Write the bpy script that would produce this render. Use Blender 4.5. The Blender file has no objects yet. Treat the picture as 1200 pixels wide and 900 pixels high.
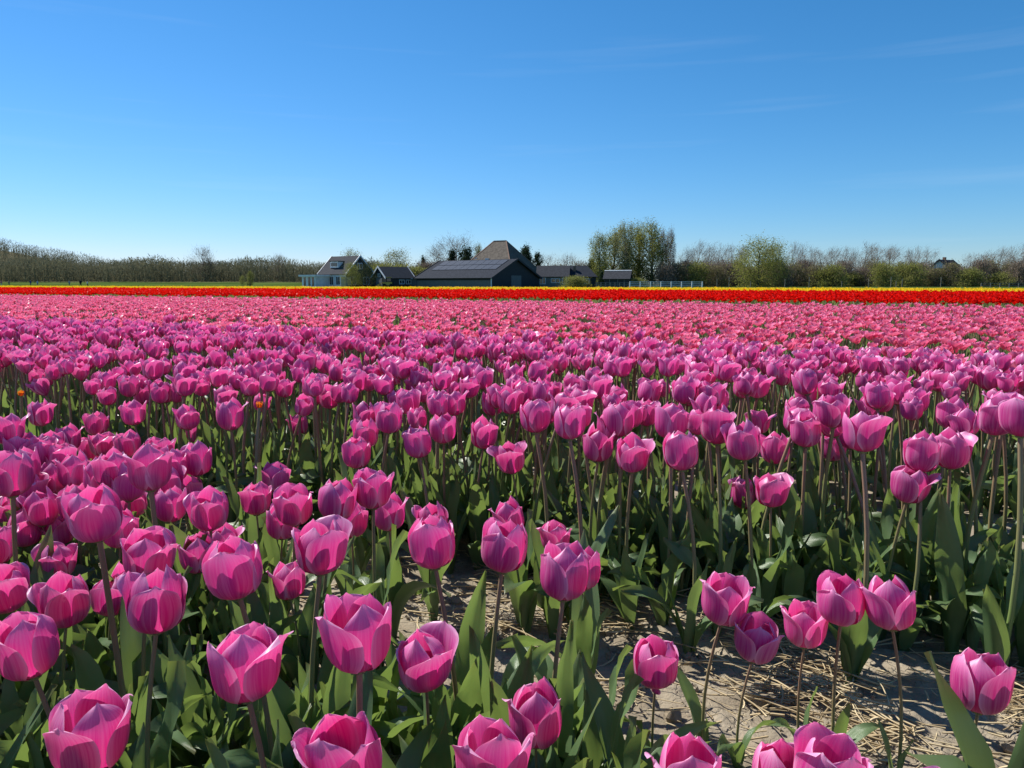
import bpy, math, random
import numpy as np
from mathutils import Vector, Matrix, Euler, noise as mnoise

scene = bpy.context.scene
C = scene.collection
RAD = math.radians
rng = np.random.default_rng(7)
random.seed(7)

# ------------------------------------------------------------------ camera
CAM_H = 0.85
K = CAM_H / 0.75                 # the rows were measured for an eye 0.75 m up
FPX = 866.0                     # focal length in pixels of a 1200 px wide picture
HORIZON = 332.0
PITCH = math.atan((450.0 - HORIZON) / FPX)
cam_data = bpy.data.cameras.new("camera")
cam_data.sensor_width = 36.0
cam_data.lens = FPX / 1200.0 * 36.0
cam_data.clip_start = 0.02
cam_data.clip_end = 30000.0
cam = bpy.data.objects.new("camera", cam_data)
cam.location = (0, 0, CAM_H)
cam.rotation_euler = (math.pi / 2 - PITCH, 0, 0)
C.objects.link(cam)
scene.camera = cam

# ------------------------------------------------------------------ sky and sun
SUN_AZ, SUN_EL = RAD(-52), RAD(46)
world = bpy.data.worlds.new("World")
scene.world = world
world.use_nodes = True
wn, wl = world.node_tree.nodes, world.node_tree.links
wn.clear()
sky = wn.new("ShaderNodeTexSky")
sky.sky_type = 'NISHITA'
sky.sun_disc = False
sky.sun_elevation = SUN_EL
sky.sun_rotation = SUN_AZ
sky.altitude = 0
sky.air_density = 1.0
sky.dust_density = 0.0
sky.ozone_density = 5.0
bg = wn.new("ShaderNodeBackground")
bg.inputs['Strength'].default_value = 0.10
wo = wn.new("ShaderNodeOutputWorld")
# the phone's colour rendering of a clear sky: deeper blue away from the horizon
sep = wn.new("ShaderNodeSeparateColor"); wl.new(sky.outputs[0], sep.inputs[0])
comb = wn.new("ShaderNodeCombineColor")


def wmath(op, a, b):
    o = wn.new("ShaderNodeMath"); o.operation = op
    for i, v in enumerate((a, b)):
        if isinstance(v, (int, float)):
            o.inputs[i].default_value = v
        else:
            wl.new(v, o.inputs[i])
    return o.outputs[0]


wl.new(wmath('MULTIPLY', wmath('POWER', wmath('MULTIPLY', sep.outputs[0], 0.0818), 1.46), 9.3), comb.inputs[0])
wl.new(wmath('MULTIPLY', sep.outputs[1], 0.70), comb.inputs[1])
wl.new(wmath('MULTIPLY', sep.outputs[2], 0.91), comb.inputs[2])
# thin cirrus streaks
wtc = wn.new("ShaderNodeTexCoord")
wmp = wn.new("ShaderNodeMapping"); wmp.inputs['Scale'].default_value = (1.6, 1.6, 34.0); wmp.inputs['Rotation'].default_value = (0.05, 0.03, 0)
wl.new(wtc.outputs['Generated'], wmp.inputs[0])
wno = wn.new("ShaderNodeTexNoise"); wno.inputs['Scale'].default_value = 1.6; wno.inputs['Detail'].default_value = 5; wl.new(wmp.outputs[0], wno.inputs['Vector'])
wmr = wn.new("ShaderNodeMapRange"); wmr.inputs[1].default_value = 0.58; wmr.inputs[2].default_value = 0.85; wmr.inputs[4].default_value = 0.06
wl.new(wno.outputs['Fac'], wmr.inputs[0])
cir = wn.new("ShaderNodeMix"); cir.data_type = 'RGBA'; wl.new(wmr.outputs[0], cir.inputs[0]); wl.new(comb.outputs[0], cir.inputs[6]); cir.inputs[7].default_value = (7, 7.6, 8, 1)
wl.new(cir.outputs[2], bg.inputs['Color'])
wl.new(bg.outputs[0], wo.inputs['Surface'])

sun_data = bpy.data.lights.new("sun", 'SUN')
sun_data.energy = 5.0
sun_data.angle = RAD(0.53)
sun_data.color = (1.0, 0.955, 0.88)
sun = bpy.data.objects.new("sun", sun_data)
S = Vector((math.sin(SUN_AZ) * math.cos(SUN_EL), math.cos(SUN_AZ) * math.cos(SUN_EL), math.sin(SUN_EL)))
sun.rotation_euler = S.to_track_quat('Z', 'Y').to_euler()
sun.location = (-20, 20, 30)
C.objects.link(sun)

vs = scene.view_settings
vs.view_transform = 'Standard'
vs.look = 'None'
vs.exposure = 0.5
vs.gamma = 1.0
vs.use_curve_mapping = False
scene.cycles.use_denoising = True
scene.cycles.max_bounces = 8
scene.cycles.transmission_bounces = 6
scene.cycles.transparent_max_bounces = 6
scene.render.film_transparent = False

# ------------------------------------------------------------------ coordinates
# the planted rows run 64 degrees to the left of the view; u counts across the rows, v along them
ROW = RAD(64)
RU = np.array([math.cos(ROW), math.sin(ROW)])
RV = np.array([-math.sin(ROW), math.cos(ROW)])
CP, SP = math.cos(PITCH), math.sin(PITCH)


def uv_xy(u, v):
    return u * RU[0] + v * RV[0], u * RU[1] + v * RV[1]


def project(x, y, z):
    """world -> picture (1200 x 900) and depth"""
    dz = z - CAM_H
    zc = y * CP - dz * SP
    yc = y * SP + dz * CP
    zc_ = np.maximum(zc, 1e-3)
    return 600 + FPX * x / zc_, 450 - FPX * yc / zc_, zc


def unproject(px, py, zc):
    xc = (px - 600) / FPX * zc
    yc = -(py - 450) / FPX * zc
    return xc, zc * CP + yc * SP, CAM_H - zc * SP + yc * CP


def far(px, py, Y):
    """world x and z of a picture point at ground distance Y"""
    a = math.atan((450 - py) / FPX) - PITCH
    z = CAM_H + Y * math.tan(a)
    zc = Y * CP - (z - CAM_H) * SP
    return (px - 600) / FPX * zc, z


def smooth(a, b, t):
    t = np.clip((np.asarray(t, float) - a) / (b - a), 0, 1)
    return t * t * (3 - 2 * t)


def ground_z(x, y):
    """gentle rise of the meadow on the left, then the wooded dune far behind it"""
    x = np.asarray(x, float); y = np.asarray(y, float)
    rise = 1.5 * smooth(212, 246, y) * (1 - smooth(-0.30, -0.12, x / np.maximum(y, 1)))
    r = x / np.maximum(y, 1)
    dune = smooth(300, 470, y) * (16.5 * (1 - smooth(-0.72, -0.50, r)) + 4.5 * (1 - smooth(-0.50, -0.2, r)))
    return rise + dune


# ------------------------------------------------------------------ materials
def nodes_of(name):
    m = bpy.data.materials.new(name)
    m.use_nodes = True
    n, l = m.node_tree.nodes, m.node_tree.links
    n.clear()
    out = n.new("ShaderNodeOutputMaterial")
    return m, n, l, out


def N(n, kind, **kw):
    o = n.new(kind)
    for k, v in kw.items():
        setattr(o, k, v)
    return o


def math_node(n, l, op, a, b=None, clamp=False):
    o = n.new("ShaderNodeMath"); o.operation = op; o.use_clamp = clamp
    for i, s in enumerate((a, b)):
        if s is None:
            continue
        if isinstance(s, (int, float)):
            o.inputs[i].default_value = s
        else:
            l.new(s, o.inputs[i])
    return o.outputs[0]


def mixc(n, l, fac, a, b, mode='MIX'):
    o = n.new("ShaderNodeMix"); o.data_type = 'RGBA'; o.blend_type = mode
    for sock, s in ((o.inputs[0], fac), (o.inputs[6], a), (o.inputs[7], b)):
        if isinstance(s, (int, float)):
            sock.default_value = s
        elif isinstance(s, tuple):
            sock.default_value = (*s, 1.0) if len(s) == 3 else s
        else:
            l.new(s, sock)
    return o.outputs[2]


def tone_of(n, l):
    """random tone of one plant: point attribute on the massed beds, object colour on single plants"""
    a = N(n, "ShaderNodeAttribute", attribute_name='tone')
    oi = n.new("ShaderNodeObjectInfo")
    sep = n.new("ShaderNodeSeparateColor"); l.new(oi.outputs['Color'], sep.inputs[0])
    return math_node(n, l, 'ADD', a.outputs['Fac'], sep.outputs[0], True)


def plant_uv(n, l):
    a = N(n, "ShaderNodeAttribute", attribute_name='puv')
    s = n.new("ShaderNodeSeparateXYZ"); l.new(a.outputs['Vector'], s.inputs[0])
    return a.outputs['Vector'], s.outputs[0], s.outputs[1]


def mat_petal(name, deep, mid, pale, base, trans, transmit=0.42, edge=1.05, spec=0.35):
    m, n, l, out = nodes_of(name)
    vec, uu, vv = plant_uv(n, l)
    tone = tone_of(n, l)
    mp = N(n, "ShaderNodeMapping"); l.new(vec, mp.inputs[0]); mp.inputs['Scale'].default_value = (9, 0.8, 1)
    off = n.new("ShaderNodeCombineXYZ"); l.new(tone, off.inputs[2])
    add = N(n, "ShaderNodeVectorMath", operation='ADD'); l.new(mp.outputs[0], add.inputs[0]); l.new(off.outputs[0], add.inputs[1])
    sc = N(n, "ShaderNodeVectorMath", operation='MULTIPLY'); l.new(add.outputs[0], sc.inputs[0]); sc.inputs[1].default_value = (1, 1, 37)
    no = N(n, "ShaderNodeTexNoise"); l.new(sc.outputs[0], no.inputs['Vector']); no.inputs['Scale'].default_value = 1.3; no.inputs['Detail'].default_value = 4
    gr = math_node(n, l, 'ADD', math_node(n, l, 'MULTIPLY', tone, 0.55), math_node(n, l, 'SUBTRACT', math_node(n, l, 'MULTIPLY', vv, 0.75), 0.12), True)  # deep base to lighter top: tulip colouring plus painted-in light and shade
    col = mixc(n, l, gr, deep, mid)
    # pale margin; on the magenta cups it also paints in their rim light
    ab = math_node(n, l, 'ABSOLUTE', uu)
    e = math_node(n, l, 'MAXIMUM', math_node(n, l, 'POWER', ab, 5.0), math_node(n, l, 'POWER', vv, 7.0))
    mpv = N(n, "ShaderNodeMapping"); l.new(vec, mpv.inputs[0]); mpv.inputs['Scale'].default_value = (42, 1.2, 1)
    nov = N(n, "ShaderNodeTexNoise"); l.new(mpv.outputs[0], nov.inputs['Vector']); nov.inputs['Scale'].default_value = 1.0; nov.inputs['Detail'].default_value = 3
    st = math_node(n, l, 'MULTIPLY', math_node(n, l, 'SUBTRACT', math_node(n, l, 'ADD', math_node(n, l, 'MULTIPLY', no.outputs['Fac'], 0.65), math_node(n, l, 'MULTIPLY', nov.outputs['Fac'], 0.35)), 0.42), 1.5)
    f = math_node(n, l, 'ADD', math_node(n, l, 'MULTIPLY', e, edge), st, True)
    f2 = math_node(n, l, 'MULTIPLY', f, 0.9, True)
    col = mixc(n, l, f2, col, pale)
    # base of the cup
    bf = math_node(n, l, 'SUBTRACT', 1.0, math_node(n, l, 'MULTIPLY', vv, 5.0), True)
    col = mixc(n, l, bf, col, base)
    p = n.new("ShaderNodeBsdfPrincipled")
    l.new(col, p.inputs['Base Color'])
    p.inputs['Roughness'].default_value = 0.38
    p.inputs['Specular IOR Level'].default_value = spec
    bmp = N(n, "ShaderNodeBump"); bmp.inputs['Strength'].default_value = 0.10; bmp.inputs['Distance'].default_value = 0.002
    l.new(no.outputs['Fac'], bmp.inputs['Height']); l.new(bmp.outputs[0], p.inputs['Normal'])
    tr = n.new("ShaderNodeBsdfTranslucent")
    tcol = mixc(n, l, 0.55, col, trans)
    l.new(tcol, tr.inputs['Color'])
    mx = n.new("ShaderNodeMixShader"); mx.inputs[0].default_value = transmit
    l.new(p.outputs[0], mx.inputs[1]); l.new(tr.outputs[0], mx.inputs[2]); l.new(mx.outputs[0], out.inputs[0])
    return m


def mat_leaf(name, dark, light, trans, transmit=0.3):
    m, n, l, out = nodes_of(name)
    vec, uu, vv = plant_uv(n, l)
    tone = tone_of(n, l)
    mp = N(n, "ShaderNodeMapping"); l.new(vec, mp.inputs[0]); mp.inputs['Scale'].default_value = (34, 0.6, 1)
    no = N(n, "ShaderNodeTexNoise"); l.new(mp.outputs[0], no.inputs['Vector']); no.inputs['Scale'].default_value = 1.6; no.inputs['Detail'].default_value = 3
    geo = n.new("ShaderNodeNewGeometry")
    no2 = N(n, "ShaderNodeTexNoise"); l.new(geo.outputs['Position'], no2.inputs['Vector']); no2.inputs['Scale'].default_value = 35
    f = math_node(n, l, 'ADD', math_node(n, l, 'MULTIPLY', tone, 0.6), math_node(n, l, 'MULTIPLY', math_node(n, l, 'ADD', no.outputs['Fac'], no2.outputs['Fac']), 0.3), True)
    col = mixc(n, l, f, dark, light)
    # dry tips
    tip = math_node(n, l, 'MULTIPLY', math_node(n, l, 'POWER', vv, 14.0), 0.55, True)
    col = mixc(n, l, tip, col, (0.22, 0.17, 0.06))
    p = n.new("ShaderNodeBsdfPrincipled")
    l.new(col, p.inputs['Base Color'])
    p.inputs['Roughness'].default_value = 0.36
    p.inputs['Specular IOR Level'].default_value = 0.55
    bmp = N(n, "ShaderNodeBump"); bmp.inputs['Strength'].default_value = 0.25; bmp.inputs['Distance'].default_value = 0.002
    l.new(no.outputs['Fac'], bmp.inputs['Height']); l.new(bmp.outputs[0], p.inputs['Normal'])
    tr = n.new("ShaderNodeBsdfTranslucent")
    l.new(mixc(n, l, 0.6, col, trans), tr.inputs['Color'])
    mx = n.new("ShaderNodeMixShader"); mx.inputs[0].default_value = transmit
    l.new(p.outputs[0], mx.inputs[1]); l.new(tr.outputs[0], mx.inputs[2]); l.new(mx.outputs[0], out.inputs[0])
    return m


def mat_stem(name, low, high):
    m, n, l, out = nodes_of(name)
    vec, uu, vv = plant_uv(n, l)
    tone = tone_of(n, l)
    f = math_node(n, l, 'ADD', math_node(n, l, 'MULTIPLY', vv, 1.1), math_node(n, l, 'SUBTRACT', math_node(n, l, 'MULTIPLY', tone, 0.8), 0.45), True)
    col = mixc(n, l, f, low, high)
    p = n.new("ShaderNodeBsdfPrincipled"); l.new(col, p.inputs['Base Color'])
    p.inputs['Roughness'].default_value = 0.45
    l.new(p.outputs[0], out.inputs[0])
    return m


def mat_noise(name, a, b, scale=3.0, rough=0.8, detail=5, bump=0.0, bscale=None, stretch=None, spec=0.3, lo=0.35, hi=0.65, metallic=0.0, bdist=0.02, objspace=True):
    m, n, l, out = nodes_of(name)
    tc = n.new("ShaderNodeTexCoord")
    v = tc.outputs['Object']
    if not objspace:
        g = n.new("ShaderNodeNewGeometry"); v = g.outputs['Position']
    if stretch:
        mp = n.new("ShaderNodeMapping"); l.new(v, mp.inputs[0]); mp.inputs['Scale'].default_value = stretch; v = mp.outputs[0]
    no = n.new("ShaderNodeTexNoise"); l.new(v, no.inputs['Vector']); no.inputs['Scale'].default_value = scale; no.inputs['Detail'].default_value = detail
    mr = n.new("ShaderNodeMapRange"); l.new(no.outputs['Fac'], mr.inputs[0]); mr.inputs[1].default_value = lo; mr.inputs[2].default_value = hi
    col = mixc(n, l, mr.outputs[0], a, b)
    p = n.new("ShaderNodeBsdfPrincipled"); l.new(col, p.inputs['Base Color'])
    p.inputs['Roughness'].default_value = rough; p.inputs['Specular IOR Level'].default_value = spec
    p.inputs['Metallic'].default_value = metallic
    if bump:
        no2 = n.new("ShaderNodeTexNoise"); l.new(v, no2.inputs['Vector']); no2.inputs['Scale'].default_value = bscale or scale * 4; no2.inputs['Detail'].default_value = 6
        bm = n.new("ShaderNodeBump"); bm.inputs['Strength'].default_value = bump; bm.inputs['Distance'].default_value = bdist
        l.new(no2.outputs['Fac'], bm.inputs['Height']); l.new(bm.outputs[0], p.inputs['Normal'])
    l.new(p.outputs[0], out.inputs[0])
    return m


def mat_foliage(name, a, b, transmit=0.25):
    m, n, l, out = nodes_of(name)
    tone = tone_of(n, l)
    col = mixc(n, l, tone, a, b)
    d = n.new("ShaderNodeBsdfDiffuse"); l.new(col, d.inputs[0])
    t = n.new("ShaderNodeBsdfTranslucent"); l.new(col, t.inputs[0])
    mx = n.new("ShaderNodeMixShader"); mx.inputs[0].default_value = transmit
    l.new(d.outputs[0], mx.inputs[1]); l.new(t.outputs[0], mx.inputs[2]); l.new(mx.outputs[0], out.inputs[0])
    return m


def mat_soil(name):
    m, n, l, out = nodes_of(name)
    g = n.new("ShaderNodeNewGeometry")
    n1 = N(n, "ShaderNodeTexNoise"); l.new(g.outputs['Position'], n1.inputs['Vector']); n1.inputs['Scale'].default_value = 7; n1.inputs['Detail'].default_value = 8
    n2 = N(n, "ShaderNodeTexNoise"); l.new(g.outputs['Position'], n2.inputs['Vector']); n2.inputs['Scale'].default_value = 130; n2.inputs['Detail'].default_value = 6
    vo = N(n, "ShaderNodeTexVoronoi", feature='DISTANCE_TO_EDGE'); vo.inputs['Scale'].default_value = 26
    wv = N(n, "ShaderNodeVectorMath", operation='ADD'); l.new(g.outputs['Position'], wv.inputs[0])
    sc = N(n, "ShaderNodeVectorMath", operation='SCALE'); l.new(n1.outputs['Color'], sc.inputs[0]); sc.inputs['Scale'].default_value = 0.16
    l.new(sc.outputs[0], wv.inputs[1]); l.new(wv.outputs[0], vo.inputs['Vector'])
    mr = n.new("ShaderNodeMapRange"); l.new(n1.outputs['Fac'], mr.inputs[0]); mr.inputs[1].default_value = 0.35; mr.inputs[2].default_value = 0.68
    col = mixc(n, l, mr.outputs[0], (0.27, 0.225, 0.16), (0.46, 0.40, 0.30))
    col = mixc(n, l, math_node(n, l, 'MULTIPLY', n2.outputs['Fac'], 0.6), col, (0.13, 0.10, 0.07))
    cr = n.new("ShaderNodeMapRange"); l.new(vo.outputs['Distance'], cr.inputs[0]); cr.inputs[1].default_value = 0.0; cr.inputs[2].default_value = 0.06; cr.inputs[3].default_value = 1; cr.inputs[4].default_value = 0
    crk = math_node(n, l, 'MULTIPLY', cr.outputs[0], math_node(n, l, 'SUBTRACT', n1.outputs['Fac'], 0.35), True)
    p = n.new("ShaderNodeBsdfPrincipled"); l.new(col, p.inputs['Base Color'])
    p.inputs['Roughness'].default_value = 0.95; p.inputs['Specular IOR Level'].default_value = 0.1
    h = math_node(n, l, 'SUBTRACT', math_node(n, l, 'MULTIPLY', n2.outputs['Fac'], 0.6), math_node(n, l, 'MULTIPLY', crk, 2.0))
    bm = n.new("ShaderNodeBump"); bm.inputs['Strength'].default_value = 0.8; bm.inputs['Distance'].default_value = 0.006
    l.new(h, bm.inputs['Height']); l.new(bm.outputs[0], p.inputs['Normal'])
    l.new(p.outputs[0], out.inputs[0])
    return m


M = {}
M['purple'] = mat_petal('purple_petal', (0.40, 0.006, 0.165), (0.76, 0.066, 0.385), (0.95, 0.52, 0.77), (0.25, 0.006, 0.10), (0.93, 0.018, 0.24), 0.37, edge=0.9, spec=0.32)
M['pink'] = mat_petal('pink_petal', (0.78, 0.085, 0.26), (0.87, 0.18, 0.40), (0.93, 0.46, 0.60), (0.82, 0.42, 0.34), (0.9, 0.08, 0.16), edge=0.5, spec=.12)
M['red'] = mat_petal('red_petal', (0.56, 0.004, 0.004), (0.70, 0.008, 0.006), (0.72, 0.012, 0.010), (0.4, 0.004, 0.0), (0.85, 0.006, 0.0), edge=0.2, spec=.02)
M['yellow'] = mat_petal('yellow_petal', (0.80, 0.50, 0.01), (0.85, 0.58, 0.02), (0.88, 0.66, 0.08), (0.7, 0.5, 0.02), (0.9, 0.6, 0.0), edge=0.2, spec=.02)
M['orange'] = mat_petal('orange_petal', (0.75, 0.13, 0.01), (0.8, 0.18, 0.01), (0.85, 0.35, 0.04), (0.7, 0.3, 0.02), (0.9, 0.2, 0.0))
M['leaf'] = mat_leaf('tulip_leaf', (0.055, 0.112, 0.040), (0.165, 0.26, 0.12), (0.30, 0.42, 0.06), 0.38)
M['stem'] = mat_stem('tulip_stem', (0.14, 0.21, 0.06), (0.25, 0.15, 0.10))
M['pistil'] = mat_noise('pistil', (0.30, 0.34, 0.10), (0.05, 0.03, 0.06), 60)
M['soil'] = mat_soil('dry_clay_soil')
M['straw'] = mat_noise('dry_straw', (0.36, 0.27, 0.15), (0.66, 0.54, 0.33), 18, 0.7, objspace=False)
def mat_ground():
    m, n, l, out = nodes_of('meadow_and_wood_floor')
    g = n.new("ShaderNodeNewGeometry")
    sp = n.new("ShaderNodeSeparateXYZ"); l.new(g.outputs['Position'], sp.inputs[0])
    mp = n.new("ShaderNodeMapping"); l.new(g.outputs['Position'], mp.inputs[0]); mp.inputs['Scale'].default_value = (1, 3, 1)
    no = n.new("ShaderNodeTexNoise"); l.new(mp.outputs[0], no.inputs['Vector']); no.inputs['Scale'].default_value = .06; no.inputs['Detail'].default_value = 6
    mr = n.new("ShaderNodeMapRange"); l.new(no.outputs['Fac'], mr.inputs[0]); mr.inputs[1].default_value = .35; mr.inputs[2].default_value = .65
    col = mixc(n, l, mr.outputs[0], (0.045, 0.080, 0.018), (0.085, 0.125, 0.032))
    wy = math_node(n, l, 'ADD', sp.outputs[1], math_node(n, l, 'MULTIPLY', no.outputs['Fac'], 20.0))
    fl = n.new("ShaderNodeMapRange"); l.new(wy, fl.inputs[0]); fl.inputs[1].default_value = 244; fl.inputs[2].default_value = 256
    col = mixc(n, l, fl.outputs[0], col, (0.13, 0.115, 0.07))
    d = n.new("ShaderNodeBsdfDiffuse"); l.new(col, d.inputs[0]); l.new(d.outputs[0], out.inputs[0])
    return m


M['grass'] = mat_ground()
M['bark'] = mat_noise('bark', (0.07, 0.055, 0.042), (0.15, 0.125, 0.10), 1.5, 0.9)
M['bark_pale'] = mat_noise('pale_bark', (0.17, 0.15, 0.12), (0.30, 0.27, 0.22), 1.2, 0.9)
M['twig'] = mat_foliage('bare_twigs', (0.17, 0.13, 0.098), (0.31, 0.25, 0.195), 0.25)
M['twig_olive'] = mat_foliage('budding_twigs', (0.15, 0.135, 0.065), (0.27, 0.25, 0.115), 0.3)
M['spring'] = mat_foliage('spring_leaves', (0.17, 0.19, 0.040), (0.34, 0.34, 0.10), 0.45)
M['spring_pale'] = mat_foliage('pale_spring_leaves', (0.19, 0.205, 0.085), (0.34, 0.34, 0.16), 0.45)
M['ever'] = mat_foliage('dark_needles', (0.020, 0.038, 0.020), (0.055, 0.08, 0.036), 0.15)
M['wood_mass'] = mat_foliage('far_wood_twigs', (0.110, 0.105, 0.062), (0.24, 0.225, 0.135), 0.25)

# ------------------------------------------------------------------ mesh helpers (everything is quads)
def make_mesh(name, V, F, UV=None, tone=None, smooth_shade=True, mat=None):
    V = np.asarray(V, np.float32); F = np.asarray(F, np.int32)
    me = bpy.data.meshes.new(name)
    me.vertices.add(len(V)); me.vertices.foreach_set('co', V.ravel())
    me.loops.add(F.size); me.loops.foreach_set('vertex_index', F.ravel())
    me.polygons.add(len(F)); me.polygons.foreach_set('loop_start', np.arange(0, F.size, F.shape[1], dtype=np.int32))
    me.update(calc_edges=True)
    me.polygons.foreach_set('use_smooth', np.full(len(F), smooth_shade))
    if UV is not None:
        a = me.attributes.new('puv', 'FLOAT2', 'POINT'); a.data.foreach_set('vector', np.asarray(UV, np.float32).ravel())
    if tone is not None:
        a = me.attributes.new('tone', 'FLOAT', 'POINT'); a.data.foreach_set('value', np.asarray(tone, np.float32).ravel())
    if mat is not None:
        me.materials.append(mat)
    return me


def link(name, data, parent=None, loc=None):
    o = bpy.data.objects.new(name, data)
    C.objects.link(o)
    if parent is not None:
        o.parent = parent
    if loc is not None:
        o.location = loc
    return o


def tag(o, label=None, cat=None, group=None, kind=None):
    if label: o['label'] = label
    if cat: o['category'] = cat
    if group: o['group'] = group
    if kind: o['kind'] = kind
    return o


class Q:
    """collects quads"""
    def __init__(s):
        s.V, s.F, s.UV, s.T, s.n = [], [], [], [], 0

    def add(s, V, F, UV=None, tone=0.0):
        V = np.asarray(V, float); F = np.asarray(F, int)
        s.V.append(V); s.F.append(F + s.n)
        s.UV.append(np.zeros((len(V), 2)) if UV is None else UV)
        s.T.append(np.full(len(V), tone) if np.isscalar(tone) else tone)
        s.n += len(V)
        return s

    def many(s, tpl, mats, tones):
        """one template at many 4x4 transforms"""
        V, F, UV = tpl
        k = len(mats)
        if k == 0:
            return s
        mats = np.asarray(mats)
        W = np.einsum('kij,nj->kni', mats[:, :3, :3], V) + mats[:, None, :3, 3]
        FF = (F[None] + (np.arange(k) * len(V))[:, None, None]).reshape(-1, 4)
        return s.add(W.reshape(-1, 3), FF, np.tile(UV, (k, 1)), np.repeat(tones, len(V)))

    def arrays(s):
        return np.concatenate(s.V), np.concatenate(s.F), np.concatenate(s.UV), np.concatenate(s.T)

    def mesh(s, name, mat, smooth_shade=True):
        V, F, UV, T = s.arrays()
        return make_mesh(name, V, F, UV, T, smooth_shade, mat)

    def box(s, x0, x1, y0, y1, z0, z1):
        V = [(x, y, z) for z in (z0, z1) for y in (y0, y1) for x in (x0, x1)]
        F = [(0, 2, 3, 1), (4, 5, 7, 6), (0, 1, 5, 4), (2, 6, 7, 3), (0, 4, 6, 2), (1, 3, 7, 5)]
        return s.add(V, F)

    def tube(s, pts, rad, sides=5, tone=0.0, cap=False):
        pts = np.asarray(pts, float); k = len(pts)
        rad = np.broadcast_to(rad, (k,))
        d = np.gradient(pts, axis=0); d /= np.linalg.norm(d, axis=1)[:, None] + 1e-9
        ref = np.array([1.0, 0, 0]) if abs(d[0, 0]) < 0.8 else np.array([0, 1.0, 0])
        a = np.cross(d, ref); a /= np.linalg.norm(a, axis=1)[:, None] + 1e-9
        b = np.cross(d, a)
        th = np.arange(sides) * 2 * math.pi / sides
        V = pts[:, None] + rad[:, None, None] * (np.cos(th)[None, :, None] * a[:, None] + np.sin(th)[None, :, None] * b[:, None])
        F = [(i * sides + j, i * sides + (j + 1) % sides, (i + 1) * sides + (j + 1) % sides, (i + 1) * sides + j) for i in range(k - 1) for j in range(sides)]
        UV = np.stack([np.tile(np.arange(sides) / sides, k), np.repeat(np.linspace(0, 1, k), sides)], 1)
        if cap and sides == 4:
            F += [(3, 2, 1, 0), tuple((k - 1) * 4 + j for j in range(4))]
        return s.add(V.reshape(-1, 3), F, UV, tone)

    def strips(s, P0, P1, width, tones):
        """many thin four-cornered blades from P0 to P1"""
        P0 = np.asarray(P0); P1 = np.asarray(P1); k = len(P0)
        d = P1 - P0
        r = rng.normal(size=(k, 3)); w = np.cross(d, r); w /= np.linalg.norm(w, axis=1)[:, None] + 1e-9
        w *= np.broadcast_to(width, (k,))[:, None] * 0.5
        V = np.stack([P0 - w, P0 + w, P1 + w * 0.35, P1 - w * 0.35], 1).reshape(-1, 3)
        F = np.arange(4 * k).reshape(-1, 4)
        UV = np.tile(np.array([[0, 0], [1, 0], [1, 1], [0, 1.0]]), (k, 1))
        return s.add(V, F, UV, np.repeat(tones, 4))


def grid_faces(nu, nv):
    i, j = np.meshgrid(np.arange(nv - 1), np.arange(nu - 1), indexing='ij')
    a = (i * nu + j).ravel()
    return np.stack([a, a + 1, a + nu + 1, a + nu], 1)


# ------------------------------------------------------------------ tulip building blocks
def petal(ang, opening, outer, nu=9, nv=11, hgt=1.0, width=1.0, curl=0.0, keel=0.03, wob=0.0, seed=0, rmax=0.44):
    """one tepal of a cup one unit tall, standing in direction ang"""
    r_ = np.random.default_rng(seed)
    t = 1 - (1 - np.linspace(0, 1, nv)) ** 1.45
    tk = np.array([0, .07, .18, .32, .5, .68, .84, 1.0])
    top = (0.30 if outer else 0.17) + 0.46 * opening
    rk = np.array([.05, .20, .335, .41 + .03 * opening, .44 + .04 * opening, .425 + .10 * opening, (.385 if outer else .33) + .26 * opening, top]) * (rmax / 0.44)
    zk = np.array([0, .02, .10, .24, .44, .65, .845, 1.0])
    def spl(k, x):
        # smooth cubic through the knots
        y = np.interp(t, tk, k)
        for _ in range(2):
            y2 = y.copy(); y2[1:-1] = 0.25 * y[:-2] + 0.5 * y[1:-1] + 0.25 * y[2:]; y = y2
        return y
    r = spl(rk, t); z = spl(zk, t) * hgt
    r = r * (1.045 if outer else 0.95)
    r = r + curl * smooth(.72, 1.0, t) * 0.22
    wdt = np.where(t < .48, 0.55 + 0.45 * smooth(0, .46, t), np.sqrt(np.clip(1 - (np.maximum(t - .48, 0) / .524) ** 2.55, 0, 1)))
    wdt = np.maximum(wdt, 0.05) * RAD(67) * width
    s = np.linspace(-1, 1, nu)
    TT, SS = np.meshgrid(t, s, indexing='ij')
    a = SS * wdt[:, None]
    R = r[:, None]
    flat = 0.78 if outer else 0.9
    rad_ = R * (1 - flat * (1 - np.cos(a)))
    rad_ = rad_ + keel * np.exp(-(SS / .16) ** 2) * smooth(.1, .5, TT) * R * 1.2
    rad_ = rad_ + (0.05 if outer else 0.0) * SS ** 4 * smooth(.3, .9, TT) * (r_.random() * 1.4)
    lat = R * np.sin(a)
    Z = np.repeat(z[:, None], nu, 1) - 0.05 * SS ** 2 * smooth(.6, 1, TT)
    ph = r_.random(3) * 6
    rad_ = rad_ + wob * np.sin(SS * 3.1 + ph[0]) * np.sin(TT * 4 + ph[1]) * smooth(.2, .8, TT)
    Z = Z + wob * 0.7 * np.sin(SS * 5 + ph[2]) * smooth(.7, 1, TT)
    ca, sa = math.cos(ang), math.sin(ang)
    X = rad_ * ca - lat * sa
    Y = rad_ * sa + lat * ca
    V = np.stack([X, Y, Z], -1).reshape(-1, 3)
    UV = np.stack([SS, TT], -1).reshape(-1, 2)
    return V, grid_faces(nu, nv), UV


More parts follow.
